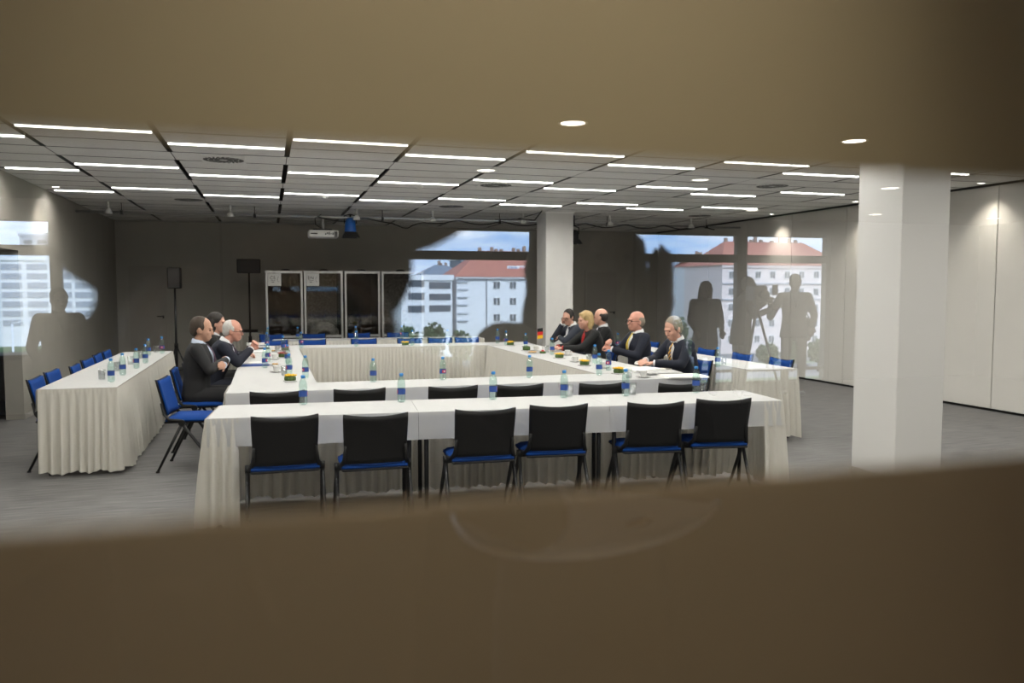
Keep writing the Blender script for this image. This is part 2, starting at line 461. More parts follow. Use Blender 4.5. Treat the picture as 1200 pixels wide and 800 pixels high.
# ---- the foyer behind the camera, seen mirrored in the glass
FX0, FX1, FY, FZC = -9.0, 12.5, 2*GLASS-11.7, 2.75
struct(MB().bb(FX0-.2, FX1+.2, FY-.3, .33, -.2, 0).build('floor_foyer', 'foyer_floor'))
struct(MB().bb(FX0-.2, FX1+.2, FY-.3, .30, FZC, FZC+.2).build('ceiling_foyer', 'foyer_ceiling'))
wall('wall_foyer_side', [(FX0-.2, FX0, FY-.3, .3, 0, 3.4), (FX1, FX1+.2, FY-.3, .3, 0, 3.4)], 'foyer_wall')
wall('wall_foyer_window', [(FX0, FX1, FY-.25, FY, 2.475, 2.95), (9.29, FX1, FY-.25, FY, 0, 2.475)], 'foyer_wall')
w2 = struct(MB().bb(FX0, 9.29, FY-.12, FY-.02, 2.03, 2.16).build('window_2', 'foyer_wall'))
for x0, x1 in ((-9.0, -8.86), (-6.2, -6.06), (-2.71, -2.58), (.55, .68), (3.85, 3.99), (7.45, 7.64), (9.2, 9.29)):
    MB().bb(x0, x1, FY-.12, FY-.01, 0, 2.475).build('mullion', 'foyer_wall', w2)
MB().bb(FX0, 9.29, FY-.10, FY-.03, .20, .25).build('rail', 'foyer_wall', w2)
MB().bb(FX0, 9.29, FY-.10, FY-.03, 0, .04).build('rail', 'foyer_wall', w2)
xs = [-8.86, -6.2, -6.06, -2.71, -2.58, .55, .68, 3.85, 3.99, 7.45, 7.64, 9.2]
for k in range(0, 12, 2):
    for z0, z1 in ((.25, 2.03), (2.16, 2.475)):
        MB().bb(xs[k], xs[k+1], FY-.07, FY-.06, z0, z1).build('pane', 'pane_clear', w2)
for x in (-4.98, 2.05, 4.40, 6.85, 9.05, 11.4):
    for yv in (5.31, 7.65, 10.4):
        t = thing('recessed_downlight', 'round warm downlight in the foyer ceiling, mirrored in the glass', 'ceiling light', (x, 2*GLASS-yv, FZC), 0, 'foyer downlights')
        MB().lathe([(.085, 0), (.1, -.006), (.105, -.003), (.105, 0)], 20).build('ring', 'white_plastic', t)
        MB().lathe([(0, -.002), (.086, -.002)], 20).build('diffuser', 'foyer_lamp', t)
# added unseen spot above the viewing glass, gives the upper film a bright middle
for i, (x, y, e, sz) in enumerate(((.115, .16, 600, 34),)):
    t = thing('recessed_downlight', 'added unseen downlight right above the glass, brightening the film', 'ceiling light', (x, y, FZC))
    MB().lathe([(.05, 0), (.062, -.006), (.066, -.003), (.066, 0)], 20).build('ring', 'white_plastic', t)
    MB().lathe([(0, -.002), (.05, -.002)], 20).build('diffuser', 'foyer_lamp', t)
    l = bpy.data.lights.new('lamp', 'SPOT'); l.energy = e; l.spot_size = math.radians(sz); l.spot_blend = 1.0; l.shadow_soft_size = .03; l.color = (1, .88, .68)
    lo = bpy.data.objects.new('lamp', l); COL.objects.link(lo); lo.parent = t; lo.location = (0, 0, -.02)
    lo.rotation_euler = Vector((.0, .08, -1.0)).to_track_quat('-Z', 'Y').to_euler()

# ============================================================ tables, cloths and skirts
TH = .745
def frame(cx, cy, rz):
    M = Matrix.Translation((cx, cy, 0)) @ Matrix.Rotation(rz, 4, 'Z')
    return M
def skirt_mesh(path, z0=.035, z1=TH, flare=.05, seed=0):
    """gathered cloth hung along a path (outside is to the right of travel)"""
    rnd = random.Random(seed)
    pts = []
    for i in range(len(path)-1):
        a, b = Vector(path[i]), Vector(path[i+1]); n = max(2, int((b-a).length/.011))
        for k in range(n): pts.append(a.lerp(b, k/n))
    pts.append(Vector(path[-1]))
    nrm = []
    for i in range(len(pts)):
        lo, hi = max(0, i-3), min(len(pts)-1, i+3)
        d = (pts[hi]-pts[lo]); d.normalize(); nrm.append(Vector((d.y, -d.x)))
    ph = [0.0]; ph2 = [0.0]; amp = []
    for i in range(1, len(pts)):
        s = (pts[i]-pts[i-1]).length
        wl = .072+.035*noise.noise(Vector((i*.02, seed*3.1, 0)))
        ph.append(ph[-1]+s*2*PI/wl); ph2.append(ph2[-1]+s*2*PI/(.034+.008*noise.noise(Vector((i*.05, seed*1.7, 5)))))
    for i in range(len(pts)): amp.append(.75+.6*noise.noise(Vector((i*.035, seed, 9))))
    rows = [(0., 0), (.03, .0), (.06, .1), (.15, .32), (.32, .55), (.55, .8), (.8, .95), (1., 1.)]
    b = MB(); vs = []; fs = []; N = len(pts)
    for fz, f in rows:
        z = z1-(z1-z0)*fz
        for i in range(N):
            o = .006+flare*fz+f*amp[i]*.040*(math.sin(ph[i])+.25*math.sin(2.3*ph[i]+1.))+(.004*math.sin(ph2[i])*(1-min(1, f*2)))
            zz = z+(.012*math.sin(ph[i]*.31+seed) if fz == 1. else 0)
            p = pts[i]+nrm[i]*o
            vs.append((p.x, p.y, zz))
    for r in range(len(rows)-1):
        for i in range(N-1): fs.append([r*N+i, r*N+i+1, (r+1)*N+i+1, (r+1)*N+i])
    b.add(vs, fs, 0, True)
    return b
def cloth_mesh(l, d, drops, z=TH, h=.19, seed=0):
    """sheet over a table of length l, depth d; drops = (front, back, left, right) hanging down"""
    b = MB(); t = .004; n = 28
    e = .008
    b.bb(-l/2, l/2, -d/2-e, d/2+e, z+.0005, z+t)
    def hang(p0, p1, nx, ny):
        vs = []; fs = []
        rr = [0, .02, .08, .2, .5, .8, 1.0]
        for q in rr:
            for i in range(n+1):
                u = i/n; x = p0[0]+(p1[0]-p0[0])*u; y = p0[1]+(p1[1]-p0[1])*u
                o = .002+.004*min(1, q*10)+q*.012*(.6+noise.noise(Vector((u*7+seed*5.3, q*1.5, 2.))))
                vs.append((x+nx*o, y+ny*o, z+t-q*h*(1+.015*noise.noise(Vector((u*4, seed, 7))))))
        k = n+1
        for r in range(len(rr)-1):
            for i in range(n): fs.append([r*k+i, r*k+i+1, (r+1)*k+i+1, (r+1)*k+i])
        b.add(vs, fs, 0, True)
    f, bk, lf, rt = drops
    if f: hang((-l/2, -d/2-e), (l/2, -d/2-e), 0, -1)
    if bk: hang((l/2, d/2+e), (-l/2, d/2+e), 0, 1)
    if lf: hang((-l/2, d/2+e), (-l/2, -d/2-e), -1, 0)
    if rt: hang((l/2, -d/2-e), (l/2, d/2+e), 1, 0)
    return b
def table_row(what, cx, cy, length, depth, rz, n, drops, skirt_path, seed, tgroup, where):
    M = frame(cx, cy, rz); u = length/n
    for k in range(n):
        p = M @ Vector((-length/2+(k+.5)*u, 0, 0))
        t = thing('folding_table', 'black-legged folding table under the white cloth %s' % where, 'table', p, rz, 'folding tables '+tgroup)
        MB().bb(-u/2+.006, u/2-.006, -depth/2+.006, depth/2-.006, TH-.028, TH-.001, 0, .004).build('tabletop', 'wood', t)
        lm = MB().tube([(0, 0, 0), (0, 0, TH-.03)], .016, 10).mesh('leg', 'black_metal')
        for sx in (-1, 1):
            for sy in (-1, 1): put('leg', lm, t, (sx*(u/2-.06), sy*(depth/2-.06), 0))
            MB().bb(sx*(u/2-.06)-.012, sx*(u/2-.06)+.012, -depth/2+.06, depth/2-.06, TH-.06, TH-.03).build('leg_brace', 'black_metal', t)
        fb = list(drops); fb[2] = drops[2] and k == 0; fb[3] = drops[3] and k == n-1
        c = cloth_mesh(u-.002, depth, fb, seed=seed+k).build('tablecloth', 'cloth'); c.location = p; c.rotation_euler = (0, 0, rz)
        tag(c, 'white tablecloth with creased edge %s' % where, 'tablecloth', 'white tablecloths '+tgroup)
    if skirt_path:
        s = skirt_mesh(skirt_path, seed=seed).build('table_skirt', 'skirt'); s.location = (cx, cy, 0); s.rotation_euler = (0, 0, rz)
        tag(s, 'gathered cream table skirt pinned round the table %s' % where, 'table skirt')
def P2(M, x, y): return M @ Vector((x, y, 0))
# front row (open towards the glass, skirt behind and round both ends)
l, d = 4.16, .60; a, b = l/2, d/2
table_row('front', 1.69, 5.70, l, d, math.radians(-4.8), 3, (1, 1, 0, 0),
          [(a-.16, -b-.006), (a+.004, -b-.006), (a+.004, b+.012), (-a-.004, b+.012), (-a-.004, -b-.006), (-a+.20, -b-.006)], 1, 'of the front row', 'of the front row')
# second row closing the square
l, d = 4.30, .56; a, b = l/2, d/2
table_row('second', 1.80, 7.14, l, d, math.radians(-.8), 3, (1, 1, 0, 0),
          [(a+.004, -b), (a+.004, b+.012), (-a-.004, b+.012), (-a-.004, -b)], 2, 'of the second row', 'of the second row')
# left arm
l, d = 4.38, .72; a, b = l/2, d/2
table_row('left arm', .03, 9.63, l, d, PI/2, 3, (0, 1, 0, 0), [(a, -b-.012), (-a, -b-.012)][::-1], 3, 'of the left arm', 'where the white-haired man leans')
# right arm
table_row('right arm', 3.50, 9.51, 4.14, d, PI/2, 3, (1, 0, 0, 0), [(2.07, b+.012), (-2.07, b+.012)], 4, 'of the right arm', 'where the blonde woman sits')
# far side of the square
l, d = 4.2, .60; a, b = l/2, d/2
table_row('far side', 1.80, 12.05, l, d, math.radians(-3.5), 3, (0, 1, 0, 0), [(-a, -b-.012), (a, -b-.012)], 5, 'of the far side', 'on the far side of the square')
# back row
l, d = 3.5, .55; a, b = l/2, d/2
table_row('back', 1.80, 13.72, l, d, math.radians(-2.5), 2, (0, 1, 0, 0), [(-a-.004, b), (-a-.004, -b-.012), (a+.004, -b-.012), (a+.004, b)], 6, 'of the back row', 'of the back row right before the booths')
# left outer table
l, d = 4.2, .60; a, b = l/2, d/2
table_row('left outer', -1.585, 9.70, l, d, PI/2, 3, (0, 1, 0, 0), [(-a-.004, b), (-a-.004, -b-.012), (a+.004, -b-.012), (a+.004, b)], 7, 'of the left outer row', 'standing apart along the taupe wall')
# right outer table
table_row('right outer', 5.07, 9.36, l, .55, PI/2+math.radians(.8), 3, (1, 0, 0, 0), [(a+.004, -.275), (a+.004, .287), (-a-.004, .287), (-a-.004, -.275)], 8, 'of the right outer row', 'behind the people by the white partition')
# small equipment table in the back corner
t = thing('side_table', 'small cloth-covered table with sound equipment by the back wall', 'table', (-.47, 16.6, 0), 0)
MB().bb(-.33, .33, -.3, .3, .72, .745, 0, .004).build('tabletop', 'cloth', t)
skirt_mesh([(-.33, .3), (-.33, -.3), (.33, -.3), (.33, .3)], .02, .745, .02, 9).build('skirt', 'skirt', t)

# ============================================================ chairs
def grid_shell(f, nu, nv, th):
    """thin curved shell: f(u,v) -> point, offset along +Y by th"""
    b = MB(); vs = []; fs = []
    for s in (0, 1):
        for j in range(nv+1):
            for i in range(nu+1):
                p = Vector(f(i/nu, j/nv)); p.y += s*th; vs.append(p)
    k = nu+1; q = k*(nv+1)
    for j in range(nv):
        for i in range(nu):
            fs.append([j*k+i, j*k+i+1, (j+1)*k+i+1, (j+1)*k+i]); fs.append([q+(j+1)*k+i, q+(j+1)*k+i+1, q+j*k+i+1, q+j*k+i])
    for i in range(nu):
        fs.append([q+i, q+i+1, i+1, i]); fs.append([nv*k+i, nv*k+i+1, q+nv*k+i+1, q+nv*k+i])
    for j in range(nv):
        fs.append([j*k, (j+1)*k, q+(j+1)*k, q+j*k]); fs.append([q+j*k+nu, q+(j+1)*k+nu, (j+1)*k+nu, j*k+nu])
    return b.add(vs, fs, 0, True)
def back_f(w, z0, z1, dy):
    def f(u, v):
        x = (u-.5)*2; z = z0+(z1-z0)*v
        ww = w*(1-.05*(1-v))
        zz = z+(.018*x*x-.010)*v-(.020*(1-x*x)*(1-v) if False else 0)
        edge = 1-.012*(abs(x)**12)*(1 if v > .95 else 0)
        return (x*ww*edge, -.205-.075*v-.022*(1-x*x)+dy, zz)
    return f
CH_MESH = {}
def chair_meshes():
    m = CH_MESH
    m['backrest'] = grid_shell(back_f(.208, .475, .80, 0), 14, 8, .014).mesh('backrest', 'black_plastic')
    m['back_cushion'] = grid_shell(back_f(.196, .50, .795, .015), 14, 8, .018).mesh('back_cushion', 'blue_fabric')
    m['seat_shell'] = MB().bb(-.215, .215, -.215, .22, .425, .440, 0, .006).mesh('seat_shell', 'black_plastic')
    b = MB()
    vs = []; fs = []; n = 12
    for s in (0, 1):
        for j in range(n+1):
            for i in range(n+1):
                u = (i/n-.5)*2; v = (j/n-.5)*2
                e = max(abs(u), abs(v))**6
                sx = u*.218*(1-.03*abs(v)**4); sy = v*.215*(1-.03*abs(u)**4)+.005
                vs.append((sx, sy, .441 if s == 0 else .484-.026*e-.012*max(0, v)**2))
    k = n+1; q = k*k
    for j in range(n):
        for i in range(n):
            fs.append([q+j*k+i, q+j*k+i+1, q+(j+1)*k+i+1, q+(j+1)*k+i]); fs.append([(j+1)*k+i, (j+1)*k+i+1, j*k+i+1, j*k+i])
    for i in range(n):
        fs.append([i, i+1, q+i+1, q+i]); fs.append([q+n*k+i, q+n*k+i+1, n*k+i+1, n*k+i])
        fs.append([q+i*k, q+(i+1)*k, (i+1)*k, i*k]); fs.append([i*k+n, (i+1)*k+n, q+(i+1)*k+n, q+i*k+n])
    m['seat_cushion'] = b.add(vs, fs, 0, True).mesh('seat_cushion', 'blue_fabric')
    for s, nm in ((-1, 'l'), (1, 'r')):
        h = (s*.236, -.06, .425)
        m['leg_f'+nm] = MB().tube([h, (s*.245, .235, .012)], [.014, .011], 10).lathe([(.0, 0), (.018, 0), (.016, .014), (.0, .016)], 10, (s*.245, .237, 0)).mesh('leg', 'black_metal')
        m['leg_r'+nm] = MB().tube([h, (s*.245, -.265, .012)], [.014, .011], 10).lathe([(.0, 0), (.018, 0), (.016, .014), (.0, .016)], 10, (s*.245, -.267, 0)).mesh('leg', 'black_metal')
        m['hub'+nm] = MB().tube([(s*.212, -.06, .43), (s*.252, -.06, .43)], .027, 12).mesh('leg_hub', 'black_plastic')
        m['arm'+nm] = MB().tube([(s*.222, -.06, .445), (s*.218, -.17, .455), (s*.198, -.212, .50), (s*.19, -.238, .60)], [.014, .016, .014, .010], 8).mesh('back_bracket', 'black_plastic')
    m['bar'] = MB().tube([(-.22, -.06, .415), (.22, -.06, .415)], .011, 8).mesh('crossbar', 'black_metal')
chair_meshes()
def chair(p, rz, label, group, cat='chair'):
    t = thing('conference_chair', label, cat, (p[0], p[1], 0), rz, group)
    for nm, k in (('backrest', 'backrest'), ('back_cushion', 'back_cushion'), ('seat_shell', 'seat_shell'), ('seat_cushion', 'seat_cushion'), ('crossbar', 'bar'),
                  ('leg', 'leg_fl'), ('leg', 'leg_fr'), ('leg', 'leg_rl'), ('leg', 'leg_rr'), ('leg_hub', 'hubl'), ('leg_hub', 'hubr'), ('back_bracket', 'arml'), ('back_bracket', 'armr')):
        put(nm, CH_MESH[k], t)
    return t
def chair_at(px, py, rz, label, group, z=.80):
    """backrest top at this pixel"""
    p = onz(px, py, z); o = Matrix.Rotation(rz, 3, 'Z') @ Vector((0, -.295, 0))
    return chair((p.x-o.x, p.y-o.y), rz, label, group)
rd = math.radians
for (px, py), a in zip(((334, 488), (441, 486), (570, 480), (656, 475), (770, 472), (850, 468)), (0, -1, -3, -6, -9, -10)):
    chair_at(px, py, rd(a), 'black-backed chair with blue seat pushed up to the front row table', 'chairs at the front row')
for (px, py), a in zip(((325, 459), (422, 456), (532, 453), (610, 451), (707, 449), (800, 449)), (0, 0, -1, -2, -2, -3)):
    chair_at(px, py, rd(a), 'black-backed chair between the front row and the second row', 'chairs at the second row')
for px, py in ((36, 443), (56, 434.5), (83, 428), (98, 421), (110, 415), (121, 411)):
    chair_at(px, py, rd(-90+random.uniform(-4, 4)), 'blue-cushioned chair between the taupe wall and the left outer table', 'chairs along the taupe wall')
chair((-.66, 7.70), rd(-97), 'empty bright blue chair turned to the corner of the left arm', None)
for px in (322, 370, 436, 497, 538, 575):
    p = onz(px, 402, .80); chair((p.x, 12.72-.05*p.x), rd(180), 'blue chair between the back row and the far side of the square', 'chairs behind the far side')
for px in (318, 368, 421, 467):
    p = ony(px, 394, 14.6); chair((p.x, 14.42), rd(180), 'blue chair behind the back row table before the booths', 'chairs behind the back row')
for (x, y) in ((5.34, 7.85), (5.33, 8.62), (5.32, 9.45), (5.31, 10.2), (5.30, 11.0)):
    chair((x, y), rd(92), 'blue chair between the right outer table and the white partition', 'chairs behind the right outer table')

# ============================================================ back of the room: booths, speakers, projector
BY = 15.5
def booth(x0, x1, sign, k):
    w = x1-x0; H = 1.93; S = .70; D = 1.25
    labs = ['interpreter booth with a dark window and language sign, next to the speaker', 'interpreter booth with a language sign and a plastic sheet behind the glass',
            'interpreter booth without a sign, dark inside with an open rear', 'interpreter booth at the end of the row with a pale interior']
    t = thing('interpreter_booth', labs[k], 'booth', (x0, BY, 0), 0, None)
    f = MB()
    for a in ((.008, .045), (w-.045, w-.008)): f.bb(a[0], a[1], 0, .04, 0, H)
    for z in ((H-.045, H), (S-.02, S+.025), (0, .03)): f.bb(.045, w-.045, .002, .038, z[0], z[1])
    f.build('frame', 'alu', t)
    MB().bb(.045, w-.045, .012, .03, .03, S-.02).build('lower_panel', 'booth_dark', t)
    MB().bb(.045, w-.045, .016, .022, S+.025, H-.045).build('pane', 'booth_glass', t)
    MB().bb(.01, .03, .04, D, 0, H-.02).build('side_panel', 'booth_in', t)
    MB().bb(w-.03, w-.01, .04, D, 0, H-.02).build('side_panel', 'booth_in', t)
    MB().bb(.03, w-.03, D-.02, D, 0, H-.02).build('rear_panel', 'booth_in' if k in (0, 2) else 'plastic_bag', t)
    MB().bb(.01, w-.01, .04, D, H-.02, H).build('roof', 'booth_dark', t)
    MB().bb(.03, w-.03, .06, .5, S-.04, S-.01).build('desk', 'booth_dark', t)
    fn = MB()
    fn.lathe([(0, H+.05), (.06, H+.045), (.10, H+.02), (.12, H)], 14, (w*.55, .55, 0)).build('roof_fan', 'black_plastic', t)
    if sign:
        s = MB().bb(.05, .05+.235, .004, .012, H-.28, H-.05).build('sign', 'paper', t)
        cu = bpy.data.curves.new('sign_text', 'FONT'); cu.body = sign; cu.size = .085; cu.align_x = 'CENTER'; cu.extrude = .001
        to = bpy.data.objects.new('tmp', cu); COL.objects.link(to)
        tme = bpy.data.meshes.new_from_object(to.evaluated_get(bpy.context.evaluated_depsgraph_get())); bpy.data.objects.remove(to)
        tme.materials.clear(); tme.materials.append(MATS['ink']); co = put('lettering', tme, s)
        co.location = (.135, .003, H-.16); co.rotation_euler = (PI/2, 0, 0)
        m = MB().bb(.09, .18, .002, .004, H-.185, H-.178).bb(.11, .16, .002, .004, H-.215, H-.205)
        m.build('lettering', 'ink', s)
        MB().tube([(.255+.034*math.cos(q), .003, H-.16+.05*math.sin(q)) for q in [math.radians(100+20*i) for i in range(9)]], .003, 5).build('emblem', 'vent', s)
    # things left inside
    if k in (0, 2, 3):
        c = thing('interpreter_console', ['grey interpreter console behind the first booth window', '', 'interpreter console with cables behind the third booth window', 'interpreter console behind the last booth window'][k], 'console', (x0+w*.45, BY+.22, S-.01))
        MB().bb(-.14, .14, -.09, .09, 0, .05, 0, .01).build('housing', 'booth_dark' if k else 'plastic_bag', c)
        MB().tube([(.1, 0, .05), (.11, .0, .14), (.09, -.04, .22)], .005, 6).ell((.09, -.045, .225), (.01, .01, .018), 8, 6).build('microphone', 'black_plastic', c)
        MB().tube([(-.1+.05*math.cos(q), .05*math.sin(q), .055) for q in [i*PI/6 for i in range(13)]], .012, 6).build('headphones', 'plastic_bag', c)
    if k == 1:
        b = MB(); vs = []; fs = []; n = 16
        for j in range(n+1):
            for i in range(n+1):
                u, v = (i/n-.5)*2, (j/n-.5)*2
                h = max(0, 1-.75*u*u-.75*v*v)
                vs.append((u*.27, v*.16, .27*h**.7+.03*noise.noise(Vector((u*4, v*4, 1)))))
        for j in range(n):
            for i in range(n): q = j*(n+1)+i; fs.append([q, q+1, q+n+2, q+n+1])
        b.add(vs, fs, 0, True)
        o = b.build('plastic_cover', 'plastic_bag'); o.location = (x0+w*.52, BY+.24, S); tag(o, 'crumpled clear plastic cover heaped behind the second booth window', 'plastic cover')
for k, (p0, p1, s) in enumerate(((311, 355.5, 'CS'), (356, 402.5, 'EN'), (403.5, 446, None), (447, 497, None))):
    booth(ony(p0, 350, BY).x, ony(p1, 350, BY).x, s, k)

def speaker(px0, px1, py0, py1, Y, label, slab, wide):
    a = ony(px0, py0, Y); b = ony(px1, py1, Y); cx = (a.x+b.x)/2; w = b.x-a.x; h = a.z-b.z
    t = thing('loudspeaker', label, 'speaker', (cx, Y, b.z))
    MB().bb(-w/2, w/2, -.13, .13, 0, h, 0, .012).build('cabinet', 'black_plastic', t)
    MB().bb(-w/2+.015, w/2-.015, -.138, -.13, .015, h-.015, 0, .003).build('grille', 'booth_dark', t)
    s = thing('speaker_stand', slab, 'speaker stand', (cx, Y, 0))
    MB().tube([(0, 0, .22), (0, 0, b.z)], [.02, .016], 10).build('pole', 'black_metal', s)
    MB().tube([(0, 0, .62), (0, 0, .70)], .032, 12).build('collar', 'black_plastic', s)
    for q in (0.4, 2.5, 4.6):
        d = Vector((math.cos(q), math.sin(q), 0))
        MB().tube([Vector((0, 0, .66)), d*.27+Vector((0, 0, .02))], .013, 8).build('leg', 'black_metal', s)
        MB().tube([Vector((0, 0, .25)), d*.17+Vector((0, 0, .27))], .008, 6).build('brace', 'black_metal', s)
speaker(196.5, 212.5, 313.5, 338, 14.2, 'upright black loudspeaker on a tripod by the back door', 'black tripod stand under the upright loudspeaker', 0)
speaker(277.5, 305.5, 303.5, 320, 16.0, 'wide black loudspeaker on a stand next to the booths', 'black tripod stand under the wide loudspeaker', 1)
t = thing('mixing_console', 'small black sound mixer with cables on the side table', 'mixer', (-.42, 16.6, .746))
MB().bb(-.2, .2, -.12, .12, 0, .05, 0, .008).build('housing', 'black_plastic', t)
MB().tube([(-.25+.09*math.cos(q), -.02, .055+.06*abs(math.sin(q))) for q in [i*PI/8 for i in range(9)]], .012, 6).build('headphones', 'black_plastic', t)

# pipe under the ceiling
PY, PZ = 14.0, 2.80
pp = thing('lighting_pipe', 'long grey steel pipe hung below the ceiling across the room', 'pipe', (3.0, PY, PZ))
MB().tube([(-5.85, 0, 0), (5.95, 0, 0)], .022, 10).build('tube', 'alu', pp)
for x in (-5.2, -3.2, -1.1, 1.0, 3.1, 5.2): MB().tube([(x, 0, 0), (x, 0, .15)], .006, 6).bb(x-.02, x+.02, -.03, .03, -.03, .03).build('hanger', 'black_metal', pp)
pts = []
rr = random.Random(3)
for i in range(90):
    x = -2.2+i*.085
    pts.append((x, -.03+.01*rr.random(), .01-.07*abs(math.sin(i*.33))-(.14*math.exp(-((i-18)/2.2)**2))))
cb = MB().tube([Vector(p)+Vector((3, PY, PZ)) for p in pts], .010, 6).build('cable', 'black_plastic'); tag(cb, 'black cable sagging in loops along the lighting pipe', 'cable')
cb2 = MB().tube([(4.55, PY-.75, 2.94), (4.5, PY-.5, 2.80), (4.4, PY-.2, 2.84), (3.9, PY-.06, 2.83)], .010, 6).build('cable', 'black_plastic'); tag(cb2, 'black cable running from the lighting pipe to the far pillar', 'cable')
# white spots
for px, py in ((127, 246), (270, 251), (507, 259), (613, 265), (715, 262), (810, 265), (418, 250)):
    p = ony(px, py, PY-.12)
    t = thing('ceiling_spotlight', 'small white cone spotlight hanging beside the lighting pipe', 'spotlight', (p.x, p.y, ZC), 0, 'white spotlights at the pipe')
    MB().tube([(0, 0, -.002), (0, 0, -.13)], .018, 8).build('stem', 'white_plastic', t)
    MB().lathe([(0, -.11), (.03, -.11), (.05, -.14), (.062, -.19), (.055, -.192), (0, -.185)], 16).build('shade', 'white_plastic', t)
# projector
a = ony(361, 270, PY); b = ony(396, 279, PY)
t = thing('projector', 'white projector hanging from the lighting pipe', 'projector', ((a.x+b.x)/2, PY, a.z))
w = b.x-a.x
MB().bb(-w/2, w/2, -.19, .19, b.z-a.z, 0, 0, .02).build('housing', 'white_plastic', t)
MB().tube([(0, 0, 0), (0, 0, .10), (0, .0, PZ-a.z)], [.02, .028, .02], 10).build('mount', 'alu', t)
MB().bb(-.17, .14, -.12, .12, .0, .025).build('bracket', 'black_metal', t)
pn = MB()
for i in range(5): pn.bb(.02+.03*i, .04+.03*i, -.194, -.189, -.08+.012*(i % 2), -.05+.012*(i % 3))
pn.bb(.17, w/2-.02, -.194, -.189, -.12, -.02)
pn.build('connector_panel', 'vent', t)
MB().bb(-w/2+.03, -.10, -.193, -.189, -.07, -.05).build('lettering', 'ink', t)
cbl = MB().tube([(-.02, 0, .28), (-.13, -.02, .2), (-.12, -.03, .1), (-.03, -.02, .04)], .007, 6).build('cable', 'black_plastic', t)
# blue stage lamp
p = ony(410.5, 262, PY)
t = thing('stage_lamp', 'blue stage lamp with black barn doors on the lighting pipe', 'stage lamp', (p.x, PY, p.z))
MB().lathe([(0, .10), (.05, .095), (.085, .05), (.095, -.06), (.10, -.14)], 16).build('housing', 'stage_blue', t)
MB().tube([(-.1, 0, 0), (-.1, 0, .13), (0, 0, .16), (.1, 0, .13), (.1, 0, 0)], .01, 6).tube([(0, 0, .16), (0, 0, PZ-p.z)], .018, 6).build('yoke', 'black_metal', t)
for q in range(4):
    m = MB().add([(-.09, -.10, -.14), (.09, -.10, -.14), (.13, -.15, -.24), (-.13, -.15, -.24), (-.09, -.092, -.14), (.09, -.092, -.14), (.13, -.142, -.24), (-.13, -.142, -.24)],
                 [[0, 1, 2, 3], [7, 6, 5, 4], [0, 4, 5, 1], [1, 5, 6, 2], [2, 6, 7, 3], [3, 7, 4, 0]])
    o = m.build('barn_door', 'black_metal', t); o.rotation_euler = (0, 0, q*PI/2)
# black lamp beside the far pillar
t = thing('stage_lamp', 'black stage lamp hanging beside the far white pillar', 'stage lamp', (5.40, 13.9, 2.60))
MB().lathe([(0, .08), (.05, .075), (.08, .04), (.085, -.10)], 14).build('housing', 'black_metal', t)
MB().tube([(-.09, 0, 0), (-.09, 0, .12), (0, 0, .15), (.09, 0, .12), (.09, 0, 0)], .01, 6).tube([(0, 0, .15), (0, 0, .345)], .014, 6).build('yoke', 'black_metal', t)
for q in range(4):
    o = MB().add([(-.07, -.085, -.10), (.07, -.085, -.10), (.10, -.13, -.18), (-.10, -.13, -.18), (-.07, -.079, -.10), (.07, -.079, -.10), (.10, -.124, -.18), (-.10, -.124, -.18)],
                 [[0, 1, 2, 3], [7, 6, 5, 4], [0, 4, 5, 1], [1, 5, 6, 2], [2, 6, 7, 3], [3, 7, 4, 0]]).build('barn_door', 'black_metal', t); o.rotation_euler = (0, 0, q*PI/2)
for px, py in ((381, 229), (491, 218)):
    p = onz(px, py, ZC)
    t = thing('smoke_detector', 'small pale smoke detector on the ceiling panels', 'smoke detector', (p.x, p.y, ZC), 0, 'ceiling smoke detectors')
    MB().lathe([(0, -.045), (.03, -.04), (.05, -.02), (.055, 0)], 14).build('housing', 'white_plastic', t)
    MB().lathe([(.055, 0), (.065, -.002), (.065, -.008), (.05, -.008)], 14).build('base_ring', 'panel', t)

# ============================================================ table-top things
TT = TH+.0045
BM = {}
BM['body'] = MB().lathe([(0, .003), (.022, 0), (.029, .006), (.0305, .02), (.0295, .05), (.0305, .06), (.0305, .105), (.028, .115), (.0305, .125), (.0305, .14), (.026, .165), (.016, .186), (.0125, .192), (.0125, .20)], 14).mesh('bottle_body', 'pet')
BM['cap'] = MB().lathe([(.0145, .196), (.0155, .198), (.0155, .214), (.013, .217), (0, .217)], 12).mesh('cap', 'cap')
BM['label'] = MB().lathe([(.0312, .062), (.0312, .103)], 14).mesh('label', 'label_blue')
BM['emb'] = MB().lathe([(.0318, .070), (.0318, .096)], 6, a0=-.9, a1=.35).mesh('label_emblem', 'label_red')
BM['emw'] = MB().lathe([(.0319, .076), (.0319, .090)], 4, a0=-.45, a1=.0).mesh('label_emblem', 'label_white')
def bottle(p, where, grp, s=1.0):
    t = thing('water_bottle', 'clear plastic water bottle with blue cap %s' % where, 'bottle', (p.x, p.y, TT), random.uniform(0, 6.3), 'water bottles '+grp)
    t.scale = (s, s, s)
    put('bottle_body', BM['body'], t); put('cap', BM['cap'], t); lb = put('label', BM['label'], t)
    put('label_emblem', BM['emb'], lb); put('label_emblem', BM['emw'], lb)
BM['glass'] = MB().lathe([(0, .006), (.026, .006), (.030, .095), (.0315, .095), (.029, 0), (0, 0)], 14).mesh('drinking_glass', 'tumbler')
def tumbler(p, where, grp):
    o = put('drinking_glass', BM['glass'], None, (p.x, p.y, TT)); tag(o, 'empty clear drinking glass %s' % where, 'glass', 'glasses '+grp)
W1, W2, W3, W4, W5, W6, W7, W8 = ('on the front row table', 'on the second row table', 'on the left arm by the white-haired man', 'on the right arm among the cups',
    'on the far side table of the square', 'on the back row table', 'on the left outer table', 'on the right outer table')
